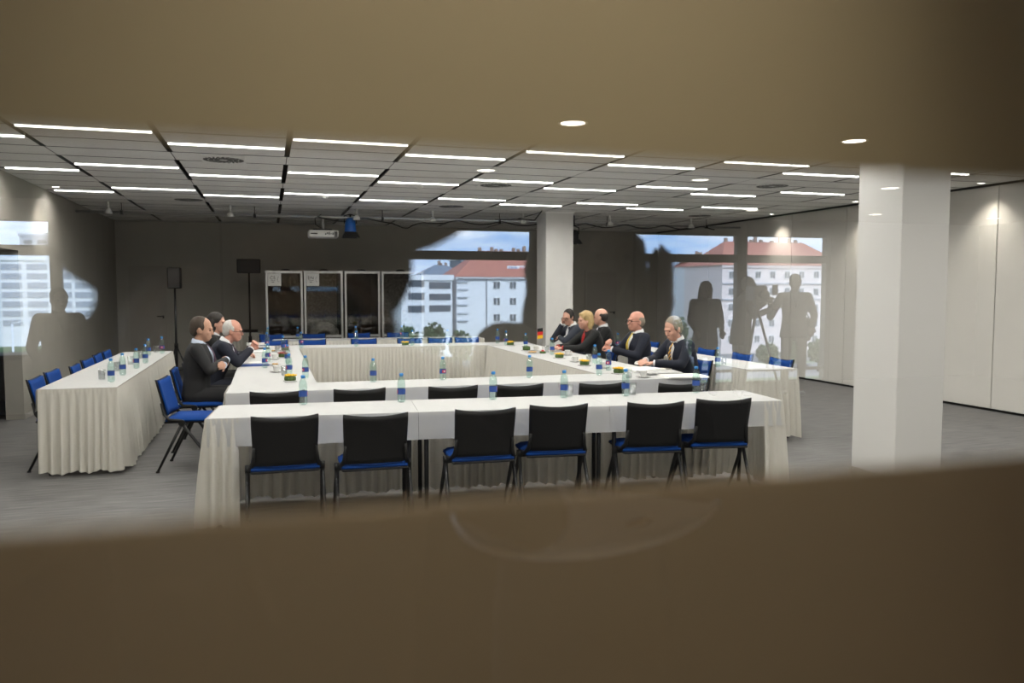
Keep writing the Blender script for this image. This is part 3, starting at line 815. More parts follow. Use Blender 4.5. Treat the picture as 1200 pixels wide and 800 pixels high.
for x, y in ((355.5, 474), (470.5, 471), (578, 468), (661, 466), (733, 464), (815.5, 460)): bottle(onz(x, y, TT), W1, W1, 1.0)
for x, y in ((667, 464.5), (741, 462), (823, 458)): tumbler(onz(x, y, TT), W1, W1)
for x, y in ((437.5, 447.5), (519, 445), (620.5, 442.5), (702, 439.5)): bottle(onz(x, y, TT), W2, W2, 1.0)
for x, y in ((358, 443), (310.5, 431), (339, 440), (337, 426), (314, 424), (332, 412)): bottle(onz(x, y, TT), W3, W3, 1.0)
for x, y in ((333, 440), (325, 413), (332, 419)): tumbler(onz(x, y, TT), W3, W3)
for x, y in ((353, 407.5), (417.5, 407), (483, 405), (524.5, 405), (583, 404), (313, 408)): bottle(ony(x, y, 11.95), W5, W5, 1.05)
for x in (349, 417, 471, 314): bottle(ony(x, 399, 13.7), W6, W6, 1.0)
for x, y in ((593, 404.5), (616, 408), (647, 415.5), (697, 426), (713, 434)): bottle(onz(x, y, TT), W4, W4, 1.0)
for x, y in ((690, 424), (737, 443), (641, 413)): tumbler(onz(x, y, TT), W4, W4)
for x, y in ((130.5, 447.5), (144, 439.5), (160, 431.5), (170.5, 425.5), (174, 416.5), (190, 414)): bottle(onz(x, y, TT), W7, W7, 1.0)
for x, y in ((119.5, 444.5), (137.5, 434.5), (153, 427), (165, 420), (183, 413)): tumbler(onz(x, y, TT), W7, W7)
for x, y in ((724, 408), (841, 430)): bottle(onz(x, y, TT), W8, W8, 1.0)
for x, y in ((729, 409), (848, 427)): tumbler(onz(x, y, TT), W8, W8)

def flowers(p, petal, label, grp):
    t = thing('flower_arrangement', label, 'flowers', (p.x, p.y, TT), random.uniform(0, 3), grp)
    MB().bb(-.055, .055, -.055, .055, 0, .012, 0, .004).build('dish', 'paper_grey', t)
    lm = MB()
    for k in range(10):
        q = 2*PI*k/10; lm.ell((.04*math.cos(q), .04*math.sin(q), .03), (.014, .022, .024), 8, 6, Matrix.Rotation(q, 3, 'Z'))
    lm.build('leaf_wrap', 'leaf', t)
    pm = MB()
    for k in range(7):
        q = 2*PI*k/7; pm.ell((.028*math.cos(q), .028*math.sin(q), 0), (.018, .010, .006), 8, 5, Matrix.Rotation(q, 3, 'Z'))
    pm.ell((0, 0, .004), (.014, .014, .009), 8, 5); pm = pm.mesh('blossom', petal)
    for x, y in ((0, 0), (.028, .01), (-.026, .016), (.004, -.03)):
        o = put('blossom', pm, t, (x, y, .056+.006*random.random()), random.random()*3); o.scale = (.85, .85, 1)
for x, y in ((340, 447), (655.5, 420), (685, 428.5), (725, 438)): flowers(onz(x, y, TT), 'petal_yellow', 'small yellow table flowers in green leaves on the square of tables', 'yellow table flowers')
for x, y in ((475, 405), (598, 405)): flowers(onz(x, y, TT), 'petal_yellow', 'small yellow flowers on the far side table of the square', 'yellow flowers on the far side')
for x, y in ((334, 411), (331.5, 419)): flowers(onz(x, y, TT), 'petal_red', 'small dark red table flowers on the left arm of the square', 'red table flowers')
flowers(onz(617, 411, TT), 'leaf', 'small dish of green leaves on the right arm beside the flag', None)
# little table flag
p = onz(636, 414, TT); t = thing('table_flag', 'small black, red and gold table flag on the right arm', 'flag', p, 0)
MB().bb(-.035, .035, -.03, .03, 0, .03, 0, .006).build('base', 'leaf', t)
MB().lathe([(0, .05), (.02, .04), (.026, .03)], 10).build('red_collar', 'petal_red', t)
MB().tube([(0, 0, .03), (0, 0, .33)], .004, 6).build('pole', 'alu', t)
for k, m in enumerate(('flag_gold', 'flag_red', 'flag_black')):
    s = MB().add([(-.075+.075*i/4, .006*math.sin(i*1.2), .19+.045*k+z+.01*(i/4)) for z in (0, .045) for i in range(5)], [[i, i+1, i+6, i+5] for i in range(4)], 0, True)
    s.build('flag_stripe', m, t)
# cups, papers
CU = MB().lathe([(0, .004), (.022, 0), (.026, .004), (.036, .058), (.0385, .06), (.034, .056), (.024, .008), (0, .008)], 14).mesh('cup_body', 'china')
CHn = MB().tube([(.034, 0, .048), (.055, 0, .045), (.058, 0, .025), (.03, 0, .015)], .004, 6).mesh('handle', 'china')
SA = MB().lathe([(0, 0), (.04, 0), (.072, .012), (.073, .014), (.04, .004), (0, .004)], 18).mesh('saucer', 'china')
def cup(p, where, grp):
    q = random.uniform(0, 6)
    o = put('saucer', SA, None, (p.x, p.y, TT)); tag(o, 'white saucer under a coffee cup %s' % where, 'saucer', 'saucers '+grp)
    t = thing('coffee_cup', 'white coffee cup on a saucer %s' % where, 'cup', (p.x, p.y, TT+.005), q, 'coffee cups '+grp)
    put('cup_body', CU, t); put('handle', CHn, t)
for x, y in ((324, 436), (322, 421)): cup(onz(x, y, TT), W3, W3)
for x, y in ((674, 424), (628, 411), (665, 416), (707, 431)): cup(onz(x, y, TT), W4, W4)
cup(onz(754, 442, TT), 'beside the newspaper pile', 'beside the newspaper pile')
def sheet(name, p, w, d, h, rz, m, label, cat, grp=None, z=None):
    b = MB()
    if h > .006:
        b.bb(-w/2, w/2, -d/2, d/2, 0, h*.45); b.box((.006, .004, h*.72), (w*.98, d*.97, h*.55), 0, .05)
    else: b.bb(-w/2, w/2, -d/2, d/2, 0, h)
    o = b.build(name, m); o.location = (p.x, p.y, z or TT); o.rotation_euler = (0, 0, rz); return tag(o, label, cat, grp)
sheet('paper_stack', onz(301, 404, TT), .30, .21, .03, .1, 'paper', 'stack of white papers before the clasped hands', 'papers')
sheet('paper_stack', onz(303, 413, TT), .32, .22, .02, -.1, 'paper', 'white papers on the left arm before the white-haired man', 'papers')
sheet('folder', onz(298, 428, TT), .31, .22, .012, .05, 'cover_blue', 'dark blue folder on the left arm beside the arms-crossed man', 'folder')
sheet('paper_stack', onz(297, 426.5, TT), .29, .21, .008, .12, 'paper', 'open white papers lying on the dark blue folder', 'papers', None, TT+.0125)
sheet('notebook', onz(305, 408.5, TT), .24, .17, .015, 0, 'cover_dark', 'dark notebook between the paper stacks on the left arm', 'notebook')
for x, y in ((322, 428), (320, 412)):
    p = onz(x, y, TT)
    t = thing('biscuit_plate', 'white plate of biscuits on the left arm of the square', 'plate', p, 0, 'biscuit plates on the left arm')
    put('plate', SA, t)
    for k in range(3): MB().ell((.02*math.cos(k*2.1), .02*math.sin(k*2.1), .016), (.02, .014, .010), 8, 5).build('biscuit', 'biscuit', t)
p = onz(624, 413.5, TT); t = thing('biscuit_plate', 'white plate of biscuits on the right arm by the flag', 'plate', p, 0)
o = put('plate', SA, t); o.scale = (1.4, 1.4, 1)
for k in range(4): MB().ell((.035*math.cos(k*1.6), .035*math.sin(k*1.6), .016), (.025, .016, .010), 8, 5).build('biscuit', 'biscuit', t)
# newspapers and papers of the man in front
for i, (x, y, rz, m, w, d) in enumerate(((752, 433, .3, 'paper', .42, .30), (772, 438, -.2, 'paper_grey', .40, .28), (762, 428, .5, 'paper', .30, .21), (800, 441, -.1, 'paper', .42, .30))):
    sheet('newspaper', onz(x, y, TT), w, d, .012, rz, m, ['white newspaper spread near the coffee cup', 'grey printed newspaper on the table corner by the second row', 'white letter pages among the newspapers', 'white newspaper under the hands of the man with the striped tie'][i], 'newspaper', None, TT+[0, .0125, .0125, .0][i])
b = MB(); vs = [(-.20+.4*i/10, -.14+.28*j, .04+.035*math.sin(i/10*PI*.8)*(.4+.6*j)) for j in (0, 1) for i in range(11)]
b.add(vs, [[i, i+1, i+12, i+11] for i in range(10)], 0, True)
o = b.build('magazine', 'paper_grey'); p = onz(765, 427, TT); o.location = (p.x, p.y, TT-.02); o.rotation_euler = (0, 0, -.5)
tag(o, 'open grey magazine arched over the papers on the right arm', 'magazine')

# ============================================================ people
def skin(n, c): return mat('skin_'+n, c, .55, noise_amt=.08, nscale=18)
skin('fair', (.62, .34, .25)); skin('ruddy', (.62, .30, .22)); skin('tan', (.52, .29, .20))
mat('suit_charcoal', (0.0136, 0.0136, 0.0155), .85, noise_amt=.15, nscale=60); mat('suit_navy', (0.0074, 0.0099, 0.0223), .85, noise_amt=.15, nscale=60)
mat('suit_black', (0.0062, 0.0062, 0.0068), .85, noise_amt=.15, nscale=60); mat('suit_slate', (0.0248, 0.0298, 0.0446), .85, noise_amt=.15, nscale=60)
mat('shirt_white', (.80, .81, .84), .8); mat('shirt_blue', (.55, .62, .76), .8); mat('top_red', (.50, .02, .02), .7)
def stripes(name, c1, c2, sc):
    m = mat(name, c1, .6); t = m.node_tree; b = t.nodes['Principled BSDF']
    tc = t.nodes.new('ShaderNodeTexCoord'); w = t.nodes.new('ShaderNodeTexWave'); w.inputs['Scale'].default_value = sc
    r = t.nodes.new('ShaderNodeValToRGB'); r.color_ramp.interpolation = 'CONSTANT'
    r.color_ramp.elements[0].color = (*c1, 1); r.color_ramp.elements[1].color = (*c2, 1); r.color_ramp.elements[1].position = .5
    w.bands_direction = 'DIAGONAL'
    t.links.new(tc.outputs['Object'], w.inputs['Vector']); t.links.new(w.outputs['Fac'], r.inputs['Fac']); t.links.new(r.outputs['Color'], b.inputs['Base Color'])
mat('tie_purple', (.07, .03, .06), .6); mat('tie_yellow', (.55, .40, .06), .6, noise_amt=.3, nscale=80); stripes('tie_striped', (.75, .40, .05), (.02, .025, .06), 14)
mat('hair_brown', (.045, .030, .020), .7, noise_amt=.3, nscale=70, bump=.6, bscale=120); mat('hair_dark', (.018, .014, .012), .7, noise_amt=.3, nscale=70, bump=.6, bscale=120)
mat('hair_white', (.55, .53, .50), .7, noise_amt=.2, nscale=70, bump=.6, bscale=120); mat('hair_grey', (.26, .22, .17), .7, noise_amt=.3, nscale=70, bump=.6, bscale=120)
mat('hair_blonde', (.46, .32, .14), .65, noise_amt=.25, nscale=60, bump=.6, bscale=120); mat('shoe', (.01, .01, .01), .3); mat('eye', (.03, .02, .02), .2)
mat('fur', (.007, .0065, .006), .95, noise_amt=.3, nscale=60); mat('dark_coat', (.012, .012, .013), .9)
V = Vector
def hand(b, w, d, n, curl=.5, side=1, s=1.0):
    """palm, four unequal bent fingers and a thumb; w wrist, d pointing direction, n back-of-hand normal"""
    d = V(d).normalized(); n = V(n); n = (n-d*n.dot(d)).normalized(); x = d.cross(n)*side
    w = V(w)
    for q in (-.6, 0, .6): b.cap(w+d*.012+x*q*.018*s, w+d*.078*s+x*q*.042*s, .017*s, .0145*s, 8)
    for k, (o, ln) in enumerate(((-.033, .066), (-.011, .076), (.011, .070), (.033, .054))):
        a = w+d*.082*s+x*o*s; c1 = curl*.9; c2 = curl*2.0; c3 = curl*2.6
        d1 = d*math.cos(c1)-n*math.sin(c1); d2 = d*math.cos(c2)-n*math.sin(c2); d3 = d*math.cos(c3)-n*math.sin(c3)
        p1 = a+d1*ln*.48*s; p2 = p1+d2*ln*.32*s; p3 = p2+d3*ln*.24*s
        b.cap(a, p1, .0098*s, .0092*s, 8); b.cap(p1, p2, .0092*s, .0085*s, 8); b.cap(p2, p3, .0085*s, .0075*s, 8)
    a = w+d*.025*s-x*.028*s; p1 = a+(d*.6-x*.7-n*.3).normalized()*.036*s; p2 = p1+(d*.95-x*.1-n*.3).normalized()*.030*s
    b.cap(a, p1, .013*s, .011*s, 8); b.cap(p1, p2, .011*s, .009*s, 8)
def rotm(yaw, pitch, roll=0):
    return Matrix.Rotation(yaw, 3, 'Z') @ Matrix.Rotation(pitch, 3, 'X') @ Matrix.Rotation(roll, 3, 'Y')
def head_geo(b, c, M, s=1.0, jaw=1.0):
    def e(p, r, rot=None): b.ell(c+M @ (V(p)*s), V(r)*s, 18, 12, M @ rot if rot else M)
    e((0, -.012, .028), (.076, .096, .092))           # skull
    e((0, .022, -.03), (.064*jaw, .070, .085))          # face
    e((0, .045, -.085), (.040*jaw, .038, .032))       # chin
    e((0, .088, -.018), (.013, .018, .026), Matrix.Rotation(-.25, 3, 'X'))   # nose bridge
    e((0, .101, -.032), (.015, .015, .012))           # nose tip
    e((0, .083, .018), (.052, .014, .011))            # brow
    e((0, .086, -.066), (.023, .010, .0055)); e((0, .085, -.077), (.020, .010, .006))   # lips
    for q in (-1, 1):
        e((q*.077, -.006, -.012), (.010, .020, .032), Matrix.Rotation(q*.25, 3, 'Z')); e((q*.034, .062, -.028), (.024, .024, .022))
def person(label, loc, rz, J, skin_m='skin_fair', jacket='suit_navy', shirt='shirt_white', tie=None, hair=('short', 'hair_dark'),
           glasses=False, head=(0, 0, 0), trousers=None, lean=0., side=0., voxel=.0075, hs=1.0, curls=(.5, .5), hdir=None, scale=1.0, name='person', group=None, hem=None, jv=.011):
    """J: joints in the local frame, facing +Y; torso joints lean about the pelvis"""
    t_body = MB(); jk = MB(); tr = MB()
    j = dict(pelvis=(0, 0, .53), waist=(0, .0, .70), chest=(0, .0, .90), neck=(0, .0, 1.055), head=(0, .03, 1.195),
             shL=(-.185, 0, 1.0), shR=(.185, 0, 1.0), hipL=(-.095, .02, .53), hipR=(.095, .02, .53), knL=(-.12, .43, .535), knR=(.12, .43, .535),
             anL=(-.12, .40, .09), anR=(.12, .40, .09))
    stand = J.get('stand', False)
    j = {k: V(v) for k, v in j.items()}
    if stand:
        up = stand-.86*0
        j.update({k: V(v)+V((0, 0, .41)) for k, v in j.items() if k in ('pelvis', 'waist', 'chest', 'neck', 'head', 'shL', 'shR', 'hipL', 'hipR')})
        j.update(knL=V((-.11, .03, .50)), knR=V((.11, .03, .50)), anL=V((-.12, -.02, .09)), anR=V((.12, -.02, .09)))
    Rl = Matrix.Rotation(-lean, 3, 'X') @ Matrix.Rotation(side, 3, 'Y')
    pv = j['pelvis'].copy()
    for k in ('waist', 'chest', 'neck', 'head', 'shL', 'shR'): j[k] = pv+Rl @ (j[k]-pv)
    for k, v in J.items():
        if k not in ('stand',): j[k] = V(v)
    lx, ly = Rl @ V((1, 0, 0)), Rl @ V((0, 1, 0)); up = Rl @ V((0, 0, 1))
    X0, Y0_ = V((1, 0, 0)), V((0, 1, 0))
    sh_mid = (j['shL']+j['shR'])/2
    def torso(b, g, neck=True):
        rings = [(pv-V((0, 0, .09)), .13+g, .11+g, X0, Y0_), (pv, .165+g, .125+g, X0, Y0_), (j['waist'], .150+g, .112+g, lx, ly),
                 (j['chest'], .172+g, .120+g, lx, ly), (sh_mid-up*.01, .170+g, .098+g, lx, ly), (sh_mid+up*.035, .115+g, .075+g, lx, ly), (j['neck'], .062+g, .062+g, lx, ly)]
        b.loft(rings)
    # skin: the whole figure as one surface
    torso(t_body, -.012)
    t_body.cap(j['neck']-up*.04, j['head']-V((0, .01, .05)), .056, .052)
    Mh = rotm(*head)
    head_geo(t_body, j['head'], Mh, hs)
    for s, S in (('L', -1), ('R', 1)):
        t_body.cap(j['sh'+s], j['el'+s], .046, .038); t_body.cap(j['el'+s], j['wr'+s], .037, .026)
        hd = (hdir or {}).get(s, (j['wr'+s]-j['el'+s], (0, 0, 1)))
        hand(t_body, j['wr'+s], hd[0], hd[1], curls[0 if s == 'L' else 1], -S)
        t_body.cap(j['hip'+s], j['kn'+s], .075, .052); t_body.cap(j['kn'+s], j['an'+s], .05, .036)
        # clothes
        jk.cap(j['sh'+s], j['el'+s], .066, .054, 12); f = j['el'+s].lerp(j['wr'+s], .93); jk.cap(j['el'+s], f, .053, .041, 12)
        tr.cap(j['hip'+s], j['kn'+s], .090, .070, 12); tr.cap(j['kn'+s], j['an'+s]+V((0, 0, .03)), .066, .056, 12)
    torso(jk, .014); jk.cap(j['shL'], j['shR'], .062, .062, 12)
    if hem: jk.loft([(pv-V((0, 0, hem)), .20, .15, X0, Y0_), (pv-V((0, 0, .05)), .19, .15, X0, Y0_), (pv+V((0, 0, .1)), .17, .13, X0, Y0_)])
    tr.loft([(pv-V((0, 0, .09)), .13, .11, X0, Y0_), (pv, .178, .138, X0, Y0_), (pv+V((0, 0, .10)), .160, .122, X0, Y0_)])
    body = remeshed(t_body, name, skin_m, voxel, None, 2, .4)
    tag(body, label, 'person', group)
    o = remeshed(jk, 'jacket', jacket, jv, body, 6)
    o = remeshed(tr, 'trousers', trousers or jacket, jv, body, 6)
    for s in ('L', 'R'):
        a = j['an'+s]
        sh = MB().ell(a+V((0, -.015, -.045)), (.04, .05, .042), 10, 8).ell(a+V((0, .09, -.058)), (.043, .10, .032), 12, 8)
        sh.build('shoe', 'shoe', body)
        f = j['el'+s].lerp(j['wr'+s], .90); f2 = j['el'+s].lerp(j['wr'+s], 1.02)
        MB().tube([f, f2], [.037, .036], 14).build('shirt_cuff', shirt, body)
    # shirt front: wedge lying on the chest; collar ring; lapels are the jacket edge
    ch = j['chest']; nk = j['neck']
    a = nk+ly*.055-up*.0; c = ch+ly*.136-up*.06
    pts = []
    sf = MB()
    vs = []; n = 6
    for k in range(n+1):
        u = k/n; q = a.lerp(c, u)+ly*(.055*math.sin(u*PI)*.62+.016); w = .058*(1-u)+.006
        vs += [q-lx*w-ly*.012, q+ly*.004, q+lx*w-ly*.012]
    fs = []
    for k in range(n): fs += [[3*k, 3*k+1, 3*k+4, 3*k+3], [3*k+1, 3*k+2, 3*k+5, 3*k+4]]
    sf.add(vs, fs, 0, True)
    so = sf.build('shirt_front', shirt, body)
    so.modifiers.new('solid', 'SOLIDIFY').thickness = .006
    if not (tie is None and shirt == 'top_red'):
        cr = MB().lathe([(.070, -.012), (.066, .012), (.060, .034), (.056, .034), (.062, -.012)], 18)
        for v in cr.v: v.xyz = nk+Rl @ V((v.x, v.y, v.z-.012*(v.y/.06)))
        cr.build('collar', shirt, body)
    if tie:
        tb = MB(); vs = []
        for k in range(n+1):
            u = k/n; q = a.lerp(c, u)+ly*(.055*math.sin(u*PI)*.62+.024); w = (.016 if k == 0 else .012+.022*u)
            vs += [q-lx*w, q+ly*.006, q+lx*w]
        tb.add(vs, fs, 0, True); to = tb.build('tie', tie, body); to.modifiers.new('solid', 'SOLIDIFY').thickness = .005
    # hair
    hc = j['head']; hb = MB(); st, hm = hair
    def he(p, r): hb.ell(hc+Mh @ (V(p)*hs), V(r)*hs, 18, 12, Mh)
    def hp(p0, p1, r0, r1): hb.cap(hc+Mh @ (V(p0)*hs), hc+Mh @ (V(p1)*hs), r0*hs, r1*hs)
    if st == 'short':
        he((0, -.024, .045), (.081, .096, .088)); he((0, -.06, -.005), (.070, .055, .075))
        for q in (-1, 1): he((q*.066, .008, .022), (.018, .028, .040))
    elif st == 'thin':       # receding: sides and back, thin on top
        he((0, -.034, .030), (.0815, .085, .088)); he((0, -.062, -.01), (.070, .052, .07))
        for q in (-1, 1): he((q*.067, -.002, .020), (.017, .028, .038))
    elif st == 'receding':
        he((0, -.028, .040), (.0815, .090, .088)); he((0, -.062, -.005), (.070, .054, .074))
        for q in (-1, 1): he((q*.067, .004, .022), (.017, .028, .038))
    elif st == 'bald':
        he((0, -.050, .004), (.080, .064, .075))
        for q in (-1, 1): he((q*.068, -.022, .010), (.0165, .034, .045))
    elif st == 'bob':
        he((0, -.022, .046), (.092, .102, .092)); he((0, -.055, -.02), (.092, .072, .10))
        for q in (-1, 1): hp((q*.078, -.022, .03), (q*.082, -.035, -.10), .026, .028)
        he((.01, .05, .088), (.055, .03, .020))
    elif st == 'bobwide':
        he((0, -.022, .040), (.105, .102, .09)); he((.018, -.055, -.03), (.142, .072, .115))
        for q in (-1, 1): hp((q*.10, .0, .02), (q*.115, -.012, -.13), .030, .036)
    elif st == 'long':
        he((0, -.026, .046), (.092, .102, .094)); he((0, -.055, -.03), (.095, .075, .11))
        hp((0, -.075, -.05), (0, -.115, -.25), .075, .065)
        for q in (-1, 1): hp((q*.075, -.03, .02), (q*.07, -.075, -.22), .036, .045)
    elif st == 'furhat':
        for k in range(40):
            q = 2*PI*k/40+.3*random.random(); r = random.uniform(.10, .125)
            hp((1.2*r*math.cos(q), -.02+r*.9*math.sin(q)*.8, .085), (1.8*r*math.cos(q)+.01, -.02+1.1*r*math.sin(q), .10+random.uniform(-.02, .06)), .03, .008)
        he((.06, -.02, .10), (.185, .11, .075)); he((-.06, -.02, .095), (.185, .11, .085)); he((-.07, -.03, .045), (.178, .10, .075)); he((0, -.04, .02), (.168, .10, .11))
        he((-.04, -.06, -.03), (.170, .09, .09)); he((-.07, -.07, -.12), (.22, .09, .11)); he((.06, -.07, -.17), (.24, .09, .10))
    remeshed(hb, 'hair' if st != 'furhat' else 'fur_hat', hm, .009, body, 1, .4)
    for q in (-1, 1):
        MB().ell(hc+Mh @ (V((q*.031, .080, -.003))*hs), V((.012, .008, .006))*hs, 8, 6, Mh).build('eye', 'eye', body)
    if glasses:
        gb = MB(); G = lambda p: hc+Mh @ (V(p)*hs)
        for q in (-1, 1):
            gb.tube([G((q*.034+.027*math.cos(i*PI/6), .104-.004*abs(math.cos(i*PI/6)), -.006+.019*math.sin(i*PI/6))) for i in range(13)], .0028, 6)
            gb.tube([G((q*.061, .098, -.002)), G((q*.080, .05, .0)), G((q*.083, -.005, .0))], .0028, 6)
        gb.tube([G((-.008, .106, -.002)), G((.008, .106, -.002))], .0028, 6)
        go = gb.build('glasses', 'black_metal', body)
    body.location = (loc[0], loc[1], loc[2] if len(loc) > 2 else 0); body.rotation_euler = (0, 0, rz); body.scale = (scale,)*3
    return body
def seat_chair(x, y, rz, label, group=None): chair((x+.12*(1 if rz < 0 else -1), y), rz, label, group)
EAST, WEST = rd(-90), rd(90)
# --- left side, facing the table (east)
person('man with thinning brown hair, charcoal suit and purple tie, arms crossed', (-.72, 8.62), EAST,
       dict(elL=(-.24, .17, .80), elR=(.26, .15, .80), wrL=(.08, .27, .83), wrR=(-.08, .29, .87)), 'skin_tan', 'suit_charcoal', 'shirt_blue', 'tie_purple', ('receding', 'hair_brown'),
       lean=.06, head=(-.10, -.12, 0), hdir={'L': ((1, .0, .1), (0, 1, .2)), 'R': ((-1, 0, -.05), (0, 1, .3))}, hs=1.04)
seat_chair(-.78, 8.62, EAST, 'chair under the man in the charcoal suit with crossed arms')
person('white-haired man with glasses in a navy suit, leaning on clasped hands', (-.66, 9.35), EAST,
       dict(elL=(-.22, .32, .80), elR=(.22, .32, .80), wrL=(-.035, .46, .93), wrR=(.035, .46, .93)), 'skin_ruddy', 'suit_navy', 'shirt_white', 'tie_purple', ('thin', 'hair_white'),
       glasses=True, lean=.38, head=(-.15, -.12, 0), hdir={'L': ((.35, .5, .7), (-.8, .3, .2)), 'R': ((-.35, .5, .7), (.8, .3, .2))}, curls=(.75, .75))
seat_chair(-.74, 9.35, EAST, 'chair under the white-haired man with glasses')
person('dark-haired woman with long hair and dark jacket behind the white-haired man', (-.72, 10.25), EAST,
       dict(elL=(-.24, .20, .78), elR=(.24, .20, .78), wrL=(-.08, .42, .80), wrR=(.08, .42, .80)), 'skin_fair', 'suit_black', 'shirt_white', None, ('long', 'hair_dark'),
       lean=.14, head=(-.35, 0, 0))
seat_chair(-.80, 10.25, EAST, 'chair under the long-haired woman in the dark jacket')
# --- right side, facing the table (west)
person('man with glasses in a slate suit, fist held to his mouth', (4.66, 11.65), WEST,
       dict(elL=(-.24, .36, .80), elR=(.20, .40, .80), wrL=(.06, .34, .84), wrR=(.04, .30, 1.06)), 'skin_fair', 'suit_slate', 'shirt_white', None, ('short', 'hair_dark'),
       glasses=True, lean=.30, head=(.55, -.18, 0), hdir={'L': ((1, .1, .1), (0, .6, 1)), 'R': ((-.25, .1, 1), (.6, .9, 0))}, curls=(.7, .95))
seat_chair(4.66, 11.65, WEST, 'chair under the man with his fist to his mouth')
person('blonde woman in a black jacket and red top leaning forward', (4.33, 10.20), WEST,
       dict(elL=(-.24, .34, .80), elR=(.24, .34, .80), wrL=(-.10, .56, .80), wrR=(.10, .56, .80)), 'skin_fair', 'suit_black', 'top_red', None, ('bob', 'hair_blonde'),
       lean=.26, head=(.10, -.02, 0), curls=(.4, .4))
seat_chair(4.36, 10.20, WEST, 'chair under the blonde woman in the black jacket')
person('balding man in a dark suit turned away behind the blonde woman', (4.66, 10.70), rd(78),
       dict(elL=(-.24, .20, .78), elR=(.24, .20, .78), wrL=(-.08, .40, .74), wrR=(.08, .40, .74)), 'skin_fair', 'suit_black', 'shirt_white', None, ('bald', 'hair_dark'),
       lean=.08, head=(-.35, -.05, 0))
seat_chair(4.66, 10.70, rd(78), 'chair under the balding man behind the blonde woman')
person('bald-topped man with glasses, navy suit and yellow tie, hands joined', (4.42, 9.10), WEST,
       dict(elL=(-.25, .16, .78), elR=(.25, .18, .80), wrL=(-.045, .40, .86), wrR=(.05, .40, .93)), 'skin_ruddy', 'suit_navy', 'shirt_white', 'tie_yellow', ('bald', 'hair_grey'),
       glasses=True, lean=.04, head=(.10, .06, 0), hdir={'L': ((.6, .6, .3), (-.5, .3, .8)), 'R': ((-.7, .4, .3), (.4, .5, .8))}, curls=(.7, .7), hs=1.06)
seat_chair(4.50, 9.10, WEST, 'chair under the man with glasses and the yellow tie')
person('grey-haired man in a navy suit and striped tie bending over his papers', (4.50, 8.00), rd(96),
       dict(elL=(-.25, .28, .78), elR=(.25, .30, .80), wrL=(-.08, .52, .79), wrR=(.06, .54, .81)), 'skin_fair', 'suit_navy', 'shirt_white', 'tie_striped', ('short', 'hair_grey'),
       lean=.30, head=(.15, -.30, 0), curls=(.45, .45), hs=1.05)
seat_chair(4.52, 8.0, rd(96), 'blue chair under the man with the striped tie')

skin('dark', (.09, .05, .035))  # backlit silhouette shade of the foyer figures, put into their skin colour
# --- foyer: people seen only as dark mirrored figures
def foot(px, yv): 
    p = mir(px, 400, yv); return (p.x, p.y)
ST = {'stand': True}
x, y = foot(826, 10.6)
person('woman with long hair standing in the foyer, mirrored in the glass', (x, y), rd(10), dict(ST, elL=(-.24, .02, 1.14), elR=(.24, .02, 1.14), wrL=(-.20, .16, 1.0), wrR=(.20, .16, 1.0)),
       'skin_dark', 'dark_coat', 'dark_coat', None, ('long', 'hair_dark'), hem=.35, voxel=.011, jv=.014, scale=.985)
x, y = foot(868, 10.5)
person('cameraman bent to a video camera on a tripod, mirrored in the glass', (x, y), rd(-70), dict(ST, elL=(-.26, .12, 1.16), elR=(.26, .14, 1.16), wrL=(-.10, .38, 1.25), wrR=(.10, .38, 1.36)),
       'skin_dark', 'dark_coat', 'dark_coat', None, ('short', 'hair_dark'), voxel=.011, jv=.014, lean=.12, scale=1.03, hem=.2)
x, y = foot(930, 10.3)
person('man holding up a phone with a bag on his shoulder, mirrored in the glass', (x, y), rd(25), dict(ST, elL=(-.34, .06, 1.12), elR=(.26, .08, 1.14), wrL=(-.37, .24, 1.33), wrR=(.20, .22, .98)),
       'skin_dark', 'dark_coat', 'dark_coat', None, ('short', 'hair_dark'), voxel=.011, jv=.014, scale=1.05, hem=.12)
bg_ = thing('shoulder_bag', 'dark bag hanging at the hip of the man with the phone', 'bag', (x+.22, y-.16, .80), .3)
MB().bb(-.16, .16, -.06, .06, 0, .36, 0, .02).build('pouch', 'dark_coat', bg_); MB().tube([(-.14, 0, .35), (-.12, .0, .55), (-.02, .02, .66), (.06, 0, .5), (.14, 0, .35)], .012, 6).build('strap', 'dark_coat', bg_)
ph = thing('phone', 'phone held up by the man with the shoulder bag', 'phone', (x-.44, y+.14, 1.50), rd(25))
MB().bb(-.04, .04, -.006, .006, 0, .15, 0, .003).build('housing', 'black_plastic', ph); MB().bb(-.036, .036, -.007, -.006, .008, .142).build('screen', 'lens', ph)
x2, y2 = foot(886, 9.6)
vc = thing('video_camera', 'video camera on a tripod in the foyer, mirrored in the glass', 'video camera', (x2, y2, 0), rd(15))
MB().bb(-.09, .09, -.22, .18, 1.42, 1.64, 0, .02).build('camera_body', 'black_plastic', vc); MB().tube([(0, .18, 1.52), (0, .34, 1.52)], [.05, .06], 12).build('lens', 'black_plastic', vc)
MB().bb(-.03, .03, -.05, .05, 1.34, 1.42).build('tripod_head', 'black_metal', vc)
for q in (.3, 2.4, 4.5): MB().tube([(0, 0, 1.36), (.38*math.cos(q), .38*math.sin(q), 0)], [.02, .014], 8).build('tripod_leg', 'black_metal', vc)
x, y = foot(70, 8.6)
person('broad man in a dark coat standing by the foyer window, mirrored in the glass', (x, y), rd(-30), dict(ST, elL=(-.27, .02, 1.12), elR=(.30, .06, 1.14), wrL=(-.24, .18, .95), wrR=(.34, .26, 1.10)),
       'skin_dark', 'dark_coat', 'dark_coat', None, ('short', 'hair_dark'), voxel=.011, jv=.014, hem=.3, scale=.93)
